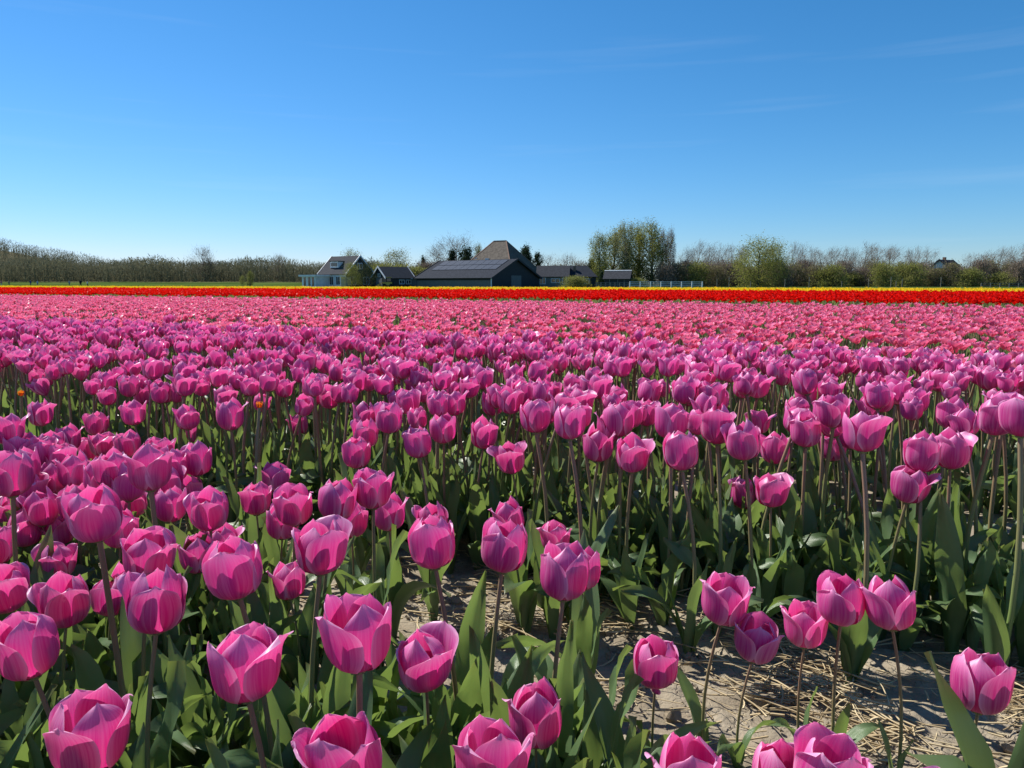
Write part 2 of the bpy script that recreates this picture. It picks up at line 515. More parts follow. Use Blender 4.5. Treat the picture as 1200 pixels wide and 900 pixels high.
def cup(seed, opening, nu, nv, wild=1.0, rmax=0.415):
    """six tepals"""
    r_ = np.random.default_rng(seed)
    out = []
    a0 = r_.random() * 6.28
    for k in range(6):
        outer = k < 3
        ang = a0 + (k % 3) * 2.094 + (0 if outer else 1.047) + r_.normal() * 0.09 * wild
        op = opening + r_.normal() * 0.11 * wild
        if r_.random() < 0.13 * wild and outer:
            op += 0.45
        out.append(petal(ang, max(-0.12, op), outer, nu, nv, hgt=(0.95 if outer else 1.04) * (1 + r_.normal() * 0.045 * wild),
                         width=(1.0 if outer else 0.92) * (1 + r_.normal() * 0.05), curl=r_.normal() * 0.25 * wild + (0.22 if outer else -0.05),
                         keel=0.012 + 0.03 * r_.random(), wob=0.018 * wild, seed=seed * 7 + k, rmax=rmax))
    return out


def join_tpl(parts):
    q = Q()
    for V, F, UV in parts:
        q.add(V, F, UV)
    V, F, UV, _ = q.arrays()
    return V, F, UV


def leaf_tpl(seed, nu=5, nv=10, L=0.22, W=0.045, e0=82, e1=30, fold=0.5, wave=0.006, twist=0.3):
    r_ = np.random.default_rng(seed)
    t = np.linspace(0, 1, nv)
    el = np.radians(e0 + (e1 - e0) * t ** 1.5)
    ds = L / (nv - 1)
    x = np.concatenate([[0], np.cumsum(np.cos(el[:-1]) * ds)]) + 0.008
    z = np.concatenate([[0], np.cumsum(np.sin(el[:-1]) * ds)])
    w = W * (0.42 + 0.58 * smooth(0, .35, t)) * np.where(t < .4, 1, np.clip(1 - ((t - .4) / .6) ** 1.9, 0, 1) ** 0.8)
    w = np.maximum(w, 0.0012)
    s = np.linspace(-1, 1, nu)
    TT, SS = np.meshgrid(t, s, indexing='ij')
    fo = fold * (1 - 0.55 * TT)
    tw = twist * TT ** 1.5
    ph = r_.random(2) * 6.28
    lat = SS * w[:, None]
    up = np.abs(SS) * w[:, None] * fo + wave * np.sin(TT * (6 + 5 * r_.random()) + ph[0] + SS * 0.9) * SS ** 2 * smooth(.1, .5, TT)
    c, s_ = np.cos(tw), np.sin(tw)
    lat, up = lat * c - up * s_, lat * s_ + up * c
    nx, nz = -np.sin(el)[:, None], np.cos(el)[:, None]
    X = x[:, None] + up * nx; Z = z[:, None] + up * nz
    V = np.stack([X, lat + 0.01 * math.sin(ph[1]) * TT ** 2, Z], -1).reshape(-1, 3)
    UV = np.stack([SS, TT], -1).reshape(-1, 2)
    return V, grid_faces(nu, nv), UV


def stem_tpl(seed, dx, sides=6, seg=7, rad=0.0102):
    """a stem one unit tall that bends dx sideways"""
    r_ = np.random.default_rng(seed)
    t = np.linspace(0, 1, seg)
    k = r_.uniform(1.1, 2.4)
    w = r_.normal() * 0.02
    pts = np.stack([dx * t ** k + w * np.sin(t * 3.14), r_.normal() * 0.015 * np.sin(t * 3.14), t], 1)
    q = Q(); q.tube(pts, rad * (1.12 - 0.22 * t), sides)
    V, F, UV, _ = q.arrays()
    return (V, F, UV), k


def mat4(loc=(0, 0, 0), rz=0.0, sc=1.0):
    m = np.eye(4); c, s = math.cos(rz), math.sin(rz)
    m[:3, :3] = np.array([[c, -s, 0], [s, c, 0], [0, 0, 1]]) * sc
    m[:3, 3] = loc
    return m


# ------------------------------------------------------------------ ground
def build_ground():
    # one sheet to the horizon, with the meadow's rise and the dune
    xs = np.unique(np.concatenate([np.linspace(-6000, -700, 12), np.linspace(-700, 400, 90), np.linspace(400, 6000, 12)]))
    ys = np.unique(np.concatenate([np.linspace(-400, 60, 8), np.linspace(60, 600, 70), np.linspace(600, 9000, 14)]))
    X, Y = np.meshgrid(xs, ys, indexing='xy')
    Z = ground_z(X, Y) - 0.03 - 0.0 * X
    V = np.stack([X, Y, Z], -1).reshape(-1, 3)
    me = make_mesh('ground', V, grid_faces(len(xs), len(ys)), mat=M['grass'])
    tag(link('ground', me), kind='structure')
    # tulip field soil, fine along the bare path
    us = np.unique(np.round(np.concatenate([np.linspace(-3, 1.05, 14), np.arange(1.05, 2.2, 0.0105), np.linspace(2.2, 4, 16), np.linspace(4, 75, 40)]), 4))
    vv = np.unique(np.round(np.concatenate([np.linspace(-90, -4, 20), np.linspace(-4, -1.5, 14), np.arange(-1.5, 2.3, 0.0105), np.linspace(2.3, 8, 25), np.linspace(8, 200, 30)]), 4))
    U, Vv = np.meshgrid(us, vv, indexing='xy')
    X, Y = uv_xy(U, Vv)
    fine = (U > 1.0) & (U < 2.25) & (Vv > -1.6) & (Vv < 2.4)
    Z = np.zeros_like(X)
    fi = np.argwhere(fine)
    for a, b in fi:
        p = (X[a, b], Y[a, b], 0.0)
        z = 0.018 * mnoise.noise((p[0] * 5, p[1] * 5, 0)) + 0.009 * mnoise.noise((p[0] * 15, p[1] * 15, 3))
        ridge = 1 - abs(mnoise.noise((p[0] * 22, p[1] * 22, 7)))
        z += 0.011 * ridge + 0.006 * mnoise.noise((p[0] * 60, p[1] * 60, 1)) + 0.0026 * mnoise.noise((p[0] * 120, p[1] * 140, 4))
        Z[a, b] = z
    # the beds are a little higher than the path
    Z += 0.03 * (smooth(1.88, 2.1, U)) + 0.02 * (1 - smooth(1.08, 1.3, U))
    me = make_mesh('field_soil', np.stack([X, Y, Z], -1).reshape(-1, 3), grid_faces(len(us), len(vv))[:, ::-1], mat=M['soil'])
    tag(link('field_soil', me), kind='structure')


build_ground()

# clods and straw on the bare path
def build_litter():
    q = Q()
    # clods: small uneven lumps
    th = np.linspace(0, 2 * math.pi, 7)[:-1]
    for i in range(900):
        u = rng.normal(1.56, 0.19); v = rng.uniform(-1.2, 2.0)
        x, y = uv_xy(u, v)
        s = 0.003 + 0.016 * rng.random() ** 4
        rings = []
        for zz, rr in ((-0.6, 0.9), (0.1, 1.0), (0.6, 0.75), (0.85, 0.2)):
            rings.append(np.stack([np.cos(th) * rr, np.sin(th) * rr * 0.8, np.full(6, zz)], 1) * s * (1 + rng.normal(size=(6, 1)) * 0.16))
        Vc = np.concatenate(rings)
        Fc = [(k * 6 + j, k * 6 + (j + 1) % 6, (k + 1) * 6 + (j + 1) % 6, (k + 1) * 6 + j) for k in range(3) for j in range(6)]
        a = rng.random() * 6.28
        Rm = np.array([[math.cos(a), -math.sin(a), 0], [math.sin(a), math.cos(a), 0], [0, 0, 1]])
        q.add(Vc @ Rm.T + np.array([x, y, 0.010]), Fc)
    tag(link('soil_clods', q.mesh('soil_clods', M['soil'], False)), 'small crumbled clods of dry clay lying on the bare path', 'clods', kind='stuff')
    q = Q()
    for i in range(4600):
        u = rng.normal(1.60, 0.18) if rng.random() < 0.85 else rng.uniform(1.15, 2.2)
        v = rng.uniform(-1.3, 2.2) if rng.random() < .5 else rng.normal(-.25, .55)
        # drifts
        x, y = uv_xy(u, v)
        if mnoise.noise((x * 4.2, y * 4.2, 9)) < -0.02 and rng.random() < 0.82:
            continue
        L = 0.025 + 0.13 * rng.random() ** 2.0
        a = ROW + math.pi / 2 + rng.normal() * 0.7
        d = np.array([math.cos(a), math.sin(a), rng.normal() * 0.10])
        w = rng.uniform(0.0007, 0.0027)
        z = 0.019 + rng.random() * 0.018
        n_ = np.array([-d[1], d[0], 0])
        p = np.array([x, y, z]); t = np.linspace(-.5, .5, 4)[:, None]
        pts = p + t * L * d + n_ * (t ** 2) * L * rng.normal() * 0.25
        q.tube(pts, w * np.array([1, 1, 1, .7]), 3)
    tag(link('straw_litter', q.mesh('straw_litter', M['straw'])), 'dry straw strewn over the bare clay path between the tulip beds', 'straw', kind='stuff')


build_litter()

# ------------------------------------------------------------------ tulips
# (head centre x, y and head height in the picture, how open, size factor)
CAT = [
 (37,758,84,.35),(75,705,66,.45),(181,706,80,.35),(128,699,52,.2),(105,862,102,.7),(289,779,98,.4),
 (114,601,70,.35),(70,621,40,.2),(68,656,46,.2),(172,651,66,.75),(279,666,78,.45),(262,637,44,.3),
 (246,597,51,.45),(224,577,40,.3),(175,549,56,.35),(231,539,40,.3),(131,551,44,.35),(86,553,42,.35),(36,576,42,.25),
 (13,556,56,.35),(62,561,40,.3),(81,514,31,.3),(107,526,30,.4),(150,521,32,.5),(205,547,40,.25),(46,530,38,.4),(9,503,38,.4),
 (100,574,40,.3),(24,527,40,.4),(70,538,38,.4),(158,590,36,.3),(15,600,40,.3),(188,528,34,.4),(120,520,30,.4),
 (321,560,38,.4),(345,592,50,.4),(392,586,52,.35),(437,573,50,.4),(456,601,46,.35),(374,642,69,.35),(339,681,48,.15),
 (510,637,66,.35),(506,610,44,.3),(588,641,66,.35),(599,607,44,.3),(420,745,95,.6),(499,772,77,.2),(408,886,111,.55),
 (576,900,101,.6),(628,840,80,.35),(660,671,72,.5),(651,630,40,.35),(683,668,54,.2),
 (769,775,65,.35),(846,702,66,.4),(883,748,61,.35),(944,732,59,.4),(987,703,65,.35),(1048,708,68,.25),(1149,800,80,.35),
 (30,545,42,.35),(58,522,34,.4),(118,560,44,.3),(150,566,46,.3),(195,566,42,.3),(90,590,46,.3),(48,596,44,.3),(25,620,46,.3),(140,620,48,.35),(200,592,44,.35),(-8,640,52,.4),(10,690,60,.4),(330,610,46,.35),(300,585,40,.3),(412,610,44,.3),(232,648,50,.3),(150,690,56,.3),
 (808,912,97,.5),(918,914,92,.5),(966,908,97,.45),
 (701,521,42,.3),(741,532,44,.1),(800,529,48,.4),(872,579,38,.3),(904,575,42,.35),(601,537,38,.2),(566,509,36,.3),
 (492,519,38,.3),(418,531,38,.3),(428,508,34,.3),(351,497,26,.05),(455,490,36,.3),(874,517,46,.35),(909,526,38,.2),
 (977,524,35,.3),(1064,567,47,.4),(1080,532,46,.3),(1115,528,46,.3),(1012,506,50,.35),(1166,489,44,.5),(1198,488,50,.4),
 (841,500,44,.35),(725,492,42,.35),(668,495,42,.35),(628,488,40,.35),(786,494,44,.35),(715,499,38,.3),(520,502,36,.3),
 (47,485,30,.3),(113,497,28,.2),(157,484,30,.15),(230,507,26,.15),(220,489,30,.3),(270,487,36,.3),(945,505,40,.3),
]
BED1 = (-0.1, 1.14)
PURPLE_BEDS = [(1.84, 2.04), (2.15, 2.46), (2.96, 3.98)]

HV = 10                                      # head shapes
head_specs = [(-.06, 0), (0.0, 1), (0.05, 2), (0.09, 3), (0.12, 4), (0.14, 5), (0.16, 6), (0.18, 7), (0.20, 8), (0.22, 9), (0.25, 10), (0.28, 11), (.10, 12), (.15, 13), (0.34, 14), (0.42, 15)]
hi_heads, mid_heads = [], []
for op, k in head_specs:
    ps = cup(100 + k, op, 11, 15)
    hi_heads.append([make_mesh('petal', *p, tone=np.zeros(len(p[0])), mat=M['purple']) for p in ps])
    mid_heads.append(join_tpl(cup(100 + k, op, 5, 6)))

q = Q()
q.tube([(0, 0, -0.02), (0, 0, .03), (0, 0, .10)], np.array([.10, .13, .02]), 8)
q.tube([(0, 0, .05), (0, 0, .30), (0, 0, .42), (0, 0, .45)], np.array([.05, .055, .09, .02]), 6)
for k in range(6):
    a = k * 1.047
    q.tube([(0.06 * math.cos(a), 0.06 * math.sin(a), .04), (.12 * math.cos(a), .12 * math.sin(a), .22), (.14 * math.cos(a), .14 * math.sin(a), .38)], np.array([.012, .018, .026]), 4)
flower_mesh = q.mesh('flower', M['pistil'])

stem_tpls = [stem_tpl(300 + k, dx) for k, dx in enumerate((0.0, .04, .08, .13, .19, .26))]
stem_meshes = [make_mesh('stem', *tp[0], tone=np.zeros(len(tp[0][0])), mat=M['stem']) for tp in stem_tpls]
STEM_DX = (0.0, .04, .08, .13, .19, .26)
mid_stems = [stem_tpl(300 + k, dx, 4, 4) for k, dx in enumerate(STEM_DX)]

leaf_specs = []
for k in range(16):
    r_ = np.random.default_rng(500 + k)
    leaf_specs.append(dict(L=r_.uniform(.20, .32), W=r_.uniform(.014, .029), e0=r_.uniform(76, 90), e1=r_.choice([68, 55, 30, -20, 74, 62]), fold=r_.uniform(.25, .9), wave=r_.uniform(.005, .016), twist=r_.normal() * .6))
leaf_hi = [leaf_tpl(500 + k, 5, 11, **s) for k, s in enumerate(leaf_specs)]
leaf_mid = [leaf_tpl(500 + k, 3, 6, **s) for k, s in enumerate(leaf_specs)]
leaf_low = [leaf_tpl(500 + k, 2, 4, **s) for k, s in enumerate(leaf_specs)]
leaf_meshes = [make_mesh('leaf', *tp, tone=np.zeros(len(tp[0])), mat=M['leaf']) for tp in leaf_hi]


def frame_of(dx, k, spin, rz):
    """orientation of a head on a bent stem, in the plant's own axes"""
    ang = math.atan(dx * k) * 0.85
    return Matrix.Rotation(ang, 3, 'Y') @ Matrix.Rotation(spin, 3, 'Z')


class Plant:
    __slots__ = ('x', 'y', 'h', 'size', 'rz', 'stem', 'head', 'spin', 'tone', 'leaves', 'bed', 'px', 'py', 'zc', 'cat')

    def head_pos(p):
        dx = STEM_DX[p.stem] * p.h
        return p.x + math.cos(p.rz) * dx, p.y + math.sin(p.rz) * dx


def new_leaves(n, r):
    a = r.random() * 6.28
    return [(int(r.integers(16)), a + k * 2.2 + r.normal() * .35, r.uniform(.75, 1.2)) for k in range(n)]


def make_plant(hx, hy, hz, size, opening, r, bed, cat=False):
    p = Plant()
    p.h = max(0.12, hz); p.size = size; p.rz = r.random() * 6.28; p.stem = int(r.choice(6, p=[.25, .35, .3, .1, 0, 0] if cat else [.2, .25, .25, .15, .1, .05]))
    dx = STEM_DX[p.stem] * p.h
    p.x, p.y = hx - math.cos(p.rz) * dx, hy - math.sin(p.rz) * dx
    d = [abs(opening * .52 - s[0]) + r.random() * .07 for s in head_specs]
    p.head = int(np.argmin(d)); p.spin = r.random() * 6.28; p.tone = r.random()
    p.leaves = new_leaves(2 if (cat and bed == 1 and hx > .17) else 4 if cat else 3, r)
    p.bed = bed; p.cat = cat
    p.px, p.py, p.zc = project(hx, hy, hz + size * .5)
    return p


purple = []
r = np.random.default_rng(11)
for cx, cy, hh, op in CAT:
    size = 0.078 * (1 + r.normal() * 0.02)
    phi = math.atan((cy - 450) / FPX) + PITCH
    zc = FPX * size / hh * (math.cos(phi) + 0.72 * math.sin(phi))
    x, y, z = unproject(cx, cy, zc)
    # keep the head between sensible heights by sliding it along its line of sight
    zlo, zhi = 0.255, 0.60
    if z > zhi or z < zlo:
        f = (CAM_H - min(max(z, zlo), zhi)) / (CAM_H - z)
        x, y, z, size = x * f, y * f, CAM_H - (CAM_H - z) * f, size * f
    size *= 1.07
    u = x * RU[0] + y * RU[1]
    purple.append(make_plant(x, y, z - size * .5, size, op, r, 1 if u < 1.58 else 2, True))
catxy = np.array([p.head_pos() for p in purple])

extra = []
def fill(u0, u1, v0, v1, zmean, zsd, bed, du=.096, dv=.102, skip=.14, view_only=None):
    for u in np.arange(u0, u1, du):
        for v in np.arange(v0, v1, dv):
            if r.random() < skip:
                continue
            uu = u + r.normal() * .022; vv = v + r.normal() * .025
            x, y = uv_xy(uu, vv)
            z = np.clip(zmean + r.normal() * zsd, .22, .62)
            size = r.uniform(.060, .082)
            px, py, zc = project(x, y, z)
            if zc < 0.15 or px < -260 or px > 1460 or py > 1500:
                continue
            if view_only and not view_only(px, py):
                continue
            if np.min((catxy[:, 0] - x) ** 2 + (catxy[:, 1] - y) ** 2) < 0.055 ** 2:
                continue
            extra.append(make_plant(x, y, z - size * .5, size, abs(r.normal(.3, .13)), r, bed))


# bed 1 only where the photograph does not show its own flowers one by one (outside the frame)
fill(-.05, 1.25, -1.4, 6.8, .40, .03, 1, .10, .10, .15, view_only=lambda px, py: px < -35 or px > 1240 or py > 960)
fill(PURPLE_BEDS[0][0], PURPLE_BEDS[0][1], -3.6, 6.2, .485, .034, 2, skip=.10, view_only=lambda px, py: py < 500 or px < -35 or px > 1235)
fill(PURPLE_BEDS[1][0], PURPLE_BEDS[1][1], -5.0, 9.0, .51, .03, 2, skip=.08)
fill(PURPLE_BEDS[2][0], PURPLE_BEDS[2][1], -5.8, 10.6, .505, .03, 3, skip=.08)
# the 300 that show largest stand as single plants
def seen(p):
    return -20 < p.px < 1220 and p.py < 930
extra.sort(key=lambda p: (0 if seen(p) else 1, p.zc))
n_single = 300 - len(purple)
single = purple + extra[:n_single]
massed = extra[n_single:]

WHERE = {'path': 'against the bare straw path', 1: 'before the bare path',
         2: 'just beyond the bare path', 3: 'bordering the pink field'}


def describe(p, key):
    """label from the look the plant really has"""
    op = head_specs[p.head][0]
    cupw = 'tight-closed' if op < .07 else 'closed' if op < .145 else 'half-open' if op < .23 else 'wide-open'
    tall = 'tall' if p.h > {1: .34, 'path': .25, 2: .45, 3: .47}[key] else 'short'
    lean = 'on a bent stem' if p.stem >= 3 else 'on a straight stem'
    tone = 'deep magenta' if p.tone < .34 else 'magenta' if p.tone < .68 else 'light magenta'
    t = f'{tall} {tone} {cupw} tulip {lean}, {WHERE[key]}'
    return t, f'{tall} {tone} {cupw} tulips {lean} {WHERE[key]}'


def build_single(p):
    key = p.bed
    if p.bed == 1 and p.cat and p.px > 725:
        key = 'path'
    root = link('tulip', None, loc=(p.x, p.y, 0.0))
    root.rotation_euler = (0, 0, p.rz)
    root.empty_display_size = 0.03
    lab, grp = describe(p, key)
    tag(root, lab, 'tulip', grp)
    col = (p.tone, 0, 0, 1)
    st = link('stem', stem_meshes[p.stem], root); st.scale = (p.h * 1.0, p.h * 1.0, p.h); st.color = col
    dx, k = STEM_DX[p.stem], stem_tpls[p.stem][1]
    fl = link('flower', flower_mesh, root)
    fl.location = (dx * p.h, 0, p.h - 0.001)
    fl.rotation_euler = frame_of(dx, k, p.spin, p.rz).to_euler()
    fl.scale = (p.size,) * 3
    fl.color = col
    for me in hi_heads[p.head]:
        pe = link('petal', me, fl); pe.color = col
    if p is TORN:
        pe = link('petal', hi_heads[2][0], fl); pe.color = col; pe.scale = (.30, .30, .26); pe.location = (-.02, -.10, -.27); pe['label'] = 'small torn petal hanging below the head'
        lab = 'magenta tulip with a small torn petal hanging below its head'; root['label'] = lab; del root['group']
    for li, a, s in p.leaves:
        lf = link('leaf', leaf_meshes[li], root); lf.rotation_euler = (0, 0, a); lf.scale = ((s * .55 if key == 'path' else s),) * 3
        lf.location = (0, 0, -0.004); lf.color = (random.random(), 0, 0, 1)


TORN = min(purple, key=lambda p: abs(p.px - 769) + abs(p.py - 775))
for p in single:
    build_single(p)


def mass(plants, name, label, heads, pm, stems, leaves, nleaf=3, cat='tulips'):
    """many plants as three meshes in one thing"""
    qh, qs, ql = Q(), Q(), Q()
    H = [[] for _ in heads]; HT = [[] for _ in heads]
    Sm = [[] for _ in stems]; ST = [[] for _ in stems]
    Lm = [[] for _ in leaves]; LT = [[] for _ in leaves]
    for p in plants:
        dx = STEM_DX[p.stem]; k = stems[p.stem][1]
        R = np.array(Matrix.Rotation(p.rz, 3, 'Z') @ frame_of(dx, k, p.spin, 0))
        m = np.eye(4); m[:3, :3] = R * p.size
        m[:3, 3] = (p.x + math.cos(p.rz) * dx * p.h, p.y + math.sin(p.rz) * dx * p.h, p.h)
        H[p.head].append(m); HT[p.head].append(p.tone)
        Sm[p.stem].append(mat4((p.x, p.y, 0), p.rz, p.h)); ST[p.stem].append(p.tone)
        for li, a, s in p.leaves[:nleaf]:
            Lm[li].append(mat4((p.x, p.y, 0), p.rz + a, s)); LT[li].append(random.random())
    for t, m, to in zip(heads, H, HT): qh.many(t, m, to)
    for t, m, to in zip(stems, Sm, ST): qs.many(t[0], m, to)
    for t, m, to in zip(leaves, Lm, LT): ql.many(t, m, to)
    root = link(name, None)
    tag(root, label, cat, kind='stuff')
    for nm, qq, mt in (('flowers', qh, pm), ('stems', qs, M['stem']), ('leaves', ql, M['leaf'])):
        if qq.n:
            o = link(nm, qq.mesh(nm, mt), root); o.color = (0, 0, 0, 1); o['kind'] = 'stuff'
    return root


mass(massed, 'purple_tulip_bed', 'dense mass of magenta tulips filling the beds behind the single ones', mid_heads, M['purple'], mid_stems, leaf_mid)

# more leaves under the near beds
def leaf_mass():
    q = Q()
    Lm = [[] for _ in leaf_hi]; LT = [[] for _ in leaf_hi]
    def put(u, v, n, smin, smax):
        x, y = uv_xy(u, v)
        px, py, zc = project(x, y, 0.1)
        if zc < .12 or px < -300 or px > 1500:
            return
        for li, a, s in new_leaves(n, r):
            Lm[li].append(mat4((x, y, 0.0), a, s * r.uniform(smin, smax))); LT[li].append(r.random())
    for i in range(1500):
        u = r.uniform(-.1, 1.16); v = r.uniform(-1.4, 4.6)
        x_ = uv_xy(u, v)[0]
        if (x_ > .20 and u > .86) or (x_ > .42 and u > .45): continue
        put(u, v, 3, .65, .95)
    for i in range(900):
        u = 1.86 + abs(r.normal()) * .26; v = r.uniform(-2.9, 5.0)
        put(u, v, 3, .7, 1.2)
    for t, m, to in zip(leaf_hi, Lm, LT): q.many(t, m, to)
    o = link('tulip_leaves', q.mesh('tulip_leaves', M['leaf'])); o.color = (0, 0, 0, 1)
    tag(o, 'broad green tulip leaves crowding the ground under the near flowers', 'leaves', kind='stuff')


leaf_mass()

# a few stray orange tulips among the purple
orange_heads = [[m_.copy() for m_ in hs] for hs in hi_heads[3:4]]
for m_ in orange_heads[0]:
    m_.materials.clear(); m_.materials.append(M['orange'])
for cx, cy, zc in ((304, 478, 2.1), (25, 464, 2.35)):
    x, y, z = unproject(cx, cy, zc)
    p = make_plant(x, y, z, .019, .28, r, 2)
    root = link('tulip', None, loc=(p.x, p.y, 0)); root.rotation_euler = (0, 0, p.rz)
    tag(root, 'stray orange tulip half hidden among the magenta ones', 'tulip', 'stray orange tulips')
    st = link('stem', stem_meshes[p.stem], root); st.scale = (p.h,) * 3; st.color = (0, 0, 0, 1)
    fl = link('flower', flower_mesh, root); fl.location = (STEM_DX[p.stem] * p.h, 0, p.h - .001); fl.scale = (p.size,) * 3; fl.color = (.5, 0, 0, 1)
    for me in orange_heads[0]:
        pe = link('petal', me, fl); pe.color = (.5, 0, 0, 1)
    for li, a, s in p.leaves:
        lf = link('leaf', leaf_meshes[li], root); lf.rotation_euler = (0, 0, a); lf.color = (.5, 0, 0, 1); lf.location = (0, 0, -.004)

# ------------------------------------------------------------------ pink field
def scatter(u0, u1, dens, margin=90, gap=None):
    """points of a planted strip that lie in (or a little beside) the view"""
    cu, cv = [], []
    vmax = u1 * 2.25 + 6; vmin = -u1 * 0.62 - 4
    n = int((u1 - u0) * (vmax - vmin) * dens)
    U = rng.uniform(u0, u1, n); Vv = rng.uniform(vmin, vmax, n)
    X, Y = uv_xy(U, Vv)
    px, py, zc = project(X, Y, np.full(n, .35))
    ok = (zc > .3) & (px > -margin) & (px < 1200 + margin)
    if gap is not None:
        ok &= gap(U, Vv)
    return U[ok], Vv[ok], X[ok], Y[ok], zc[ok], px[ok]


pink_heads = [join_tpl(cup(700 + k, op, 3, 4, 1.3, .5)) for k, op in enumerate((.35, .5, .65, .8))]
pink_hi = [make_mesh('flower', *join_tpl(cup(700 + k, op, 5, 6, 1.3, .5)), tone=np.zeros(180), mat=M['pink']) for k, op in enumerate((.35, .5, .65, .8))]
low_heads = [join_tpl(cup(760 + k, op, 2, 3, 1.5, .52)) for k, op in enumerate((.3, .5, .7))]


def pink_gap(U, Vv):
    ph = (U - 4.25) % 1.4
    near = ph < .26                                  # walking gaps between the pink beds
    keep = np.ones(len(U), bool)
    keep &= ~(near & (rng.random(len(U)) < .85))
    keep &= ~((ph < .5) & (rng.random(len(U)) < .35))
    return keep


U, Vv, X, Y, ZC, PX = scatter(4.25, 15.9, 58, gap=pink_gap)
order = np.argsort(ZC + 100 * ((PX < 0) | (PX > 1200)))
U, Vv, X, Y, ZC, PX = [a[order] for a in (U, Vv, X, Y, ZC, PX)]
pink_plants = []
for i in range(len(U)):
    p = Plant(); p.x, p.y = X[i], Y[i]; p.h = float(np.clip(rng.normal(.385, .027), .2, .48)); p.size = rng.uniform(.050, .064)
    p.rz = rng.random() * 6.28; p.stem = int(rng.integers(4)); p.head = int(rng.integers(4)); p.spin = rng.random() * 6.28
    p.tone = rng.random(); p.leaves = new_leaves(2, rng); p.zc = ZC[i]
    pink_plants.append(p)
for p in pink_plants[:300]:
    root = link('pink_tulip', None, loc=(p.x, p.y, 0)); root.rotation_euler = (0, 0, p.rz)
    tag(root, 'small pale-edged pink tulip at the front of the pink field', 'tulip', 'pink tulips at the front of the pink field')
    col = (p.tone, 0, 0, 1)
    st = link('stem', stem_meshes[p.stem], root); st.scale = (p.h,) * 3; st.color = (0.05, 0, 0, 1)
    fl = link('flower', pink_hi[p.head], root); fl.location = (STEM_DX[p.stem] * p.h, 0, p.h - .001)
    fl.rotation_euler = (0, 0, p.spin); fl.scale = (p.size,) * 3; fl.color = col
    for li, a, s in p.leaves:
        lf = link('leaf', leaf_meshes[li], root); lf.rotation_euler = (0, 0, a); lf.scale = (s,) * 3; lf.color = (random.random(), 0, 0, 1); lf.location = (0, 0, -.004)
near_pink = [p for p in pink_plants[300:] if p.zc < 8.5]
far_pink = [p for p in pink_plants[300:] if p.zc >= 8.5]
for p in far_pink: p.head = p.head % 3
low_stems = [stem_tpl(300 + k, dx, 3, 2, .012) for k, dx in enumerate(STEM_DX)]
mass(near_pink, 'pink_tulip_bed', 'dense bed of pink tulips just behind the magenta beds', pink_heads, M['pink'], low_stems, leaf_low, 2)
mass(far_pink, 'pink_tulip_field', 'far part of the pink tulip field reaching to the red band', low_heads, M['pink'], low_stems, leaf_low, 1)

# ------------------------------------------------------------------ red and yellow bands, and the green strip before them
def band(u0, u1, dens, hz, size, mat, name, label, leafy=1, heads=low_heads):
    U, Vv, X, Y, ZC, PX = scatter(u0, u1, dens, 120)
    qh = Q(); k = len(U); which = rng.integers(len(heads), size=k)
    a = rng.random(k) * 6.28; sz = rng.uniform(size * .85, size * 1.15, k); h = rng.normal(hz, .03, k) + .03 * np.sin(Vv * 1.3 + 2 * np.sin(U * 2.1)) * np.sin(Vv * .37 + U)
    Mx = np.zeros((k, 4, 4)); c, s = np.cos(a), np.sin(a)
    Mx[:, 0, 0] = c * sz; Mx[:, 0, 1] = -s * sz; Mx[:, 1, 0] = s * sz; Mx[:, 1, 1] = c * sz; Mx[:, 2, 2] = sz; Mx[:, 3, 3] = 1
    Mx[:, 0, 3] = X; Mx[:, 1, 3] = Y; Mx[:, 2, 3] = h
    tones = rng.random(k)
    for i, t in enumerate(heads):
        qh.many(t, Mx[which == i], tones[which == i])
    root = link(name, None); tag(root, label, 'tulips', kind='stuff')
    if qh.n:
        o = link('flowers', qh.mesh('flowers', mat), root); o.color = (0, 0, 0, 1); o['kind'] = 'stuff'
    return root, X, Y


def greens(root, X, Y, n, smax, height):
    q = Q(); idx = rng.choice(len(X), n)
    x = X[idx] + rng.normal(size=n) * .1; y = Y[idx] + rng.normal(size=n) * .1
    P0 = np.stack([x, y, np.zeros(n)], 1)
    P1 = P0 + np.stack([rng.normal(size=n) * .05, rng.normal(size=n) * .05, rng.uniform(.6, 1, n) * height], 1)
    q.strips(P0, P1, smax, rng.random(n))
    o = link('leaves', q.mesh('leaves', M['leaf']), root); o.color = (0, 0, 0, 1); o['kind'] = 'stuff'


star = [join_tpl(cup(800 + k, .5, 2, 2, 1.2, .5)) for k in range(2)]
root, X, Y = band(18.6, 37, 34, .425, .078, M['red'], 'red_tulip_band', 'band of scarlet red tulips between the pink field and the yellow tulips', heads=low_heads)
greens(root, X, Y, 20000, .06, .33)
root, X, Y = band(38, 51, 32, .44, .10, M['yellow'], 'yellow_tulip_band', 'thin band of bright yellow tulips behind the red ones', heads=star)
greens(root, X, Y, 9000, .08, .32)
# headed plants: leaves only
U, Vv, X, Y, ZC, PX = scatter(15.8, 18.5, 60, 120)
root = link('headed_tulip_strip', None); tag(root, 'green strip of tulip plants without flowers before the red band', 'tulip leaves', kind='stuff')
greens(root, X, Y, 18000, .05, .30)

# ------------------------------------------------------------------ trees
SHAPES = dict(  # crown bottom, widest height, clumps, clump spread, twigs, leaves
    bare=(.16, .58, 34, .085, 2600, 0), wind=(.20, .66, 26, .08, 2300, 0), poplar=(.10, .52, 40, .075, 1500, 8500), round=(.14, .5, 30, .085, 1100, 4300),
    shrub=(.0, .42, 24, .11, 1900, 3400), pine=(.16, .42, 22, .07, 300, 5600), willow=(.02, .44, 46, .085, 1200, 11000))


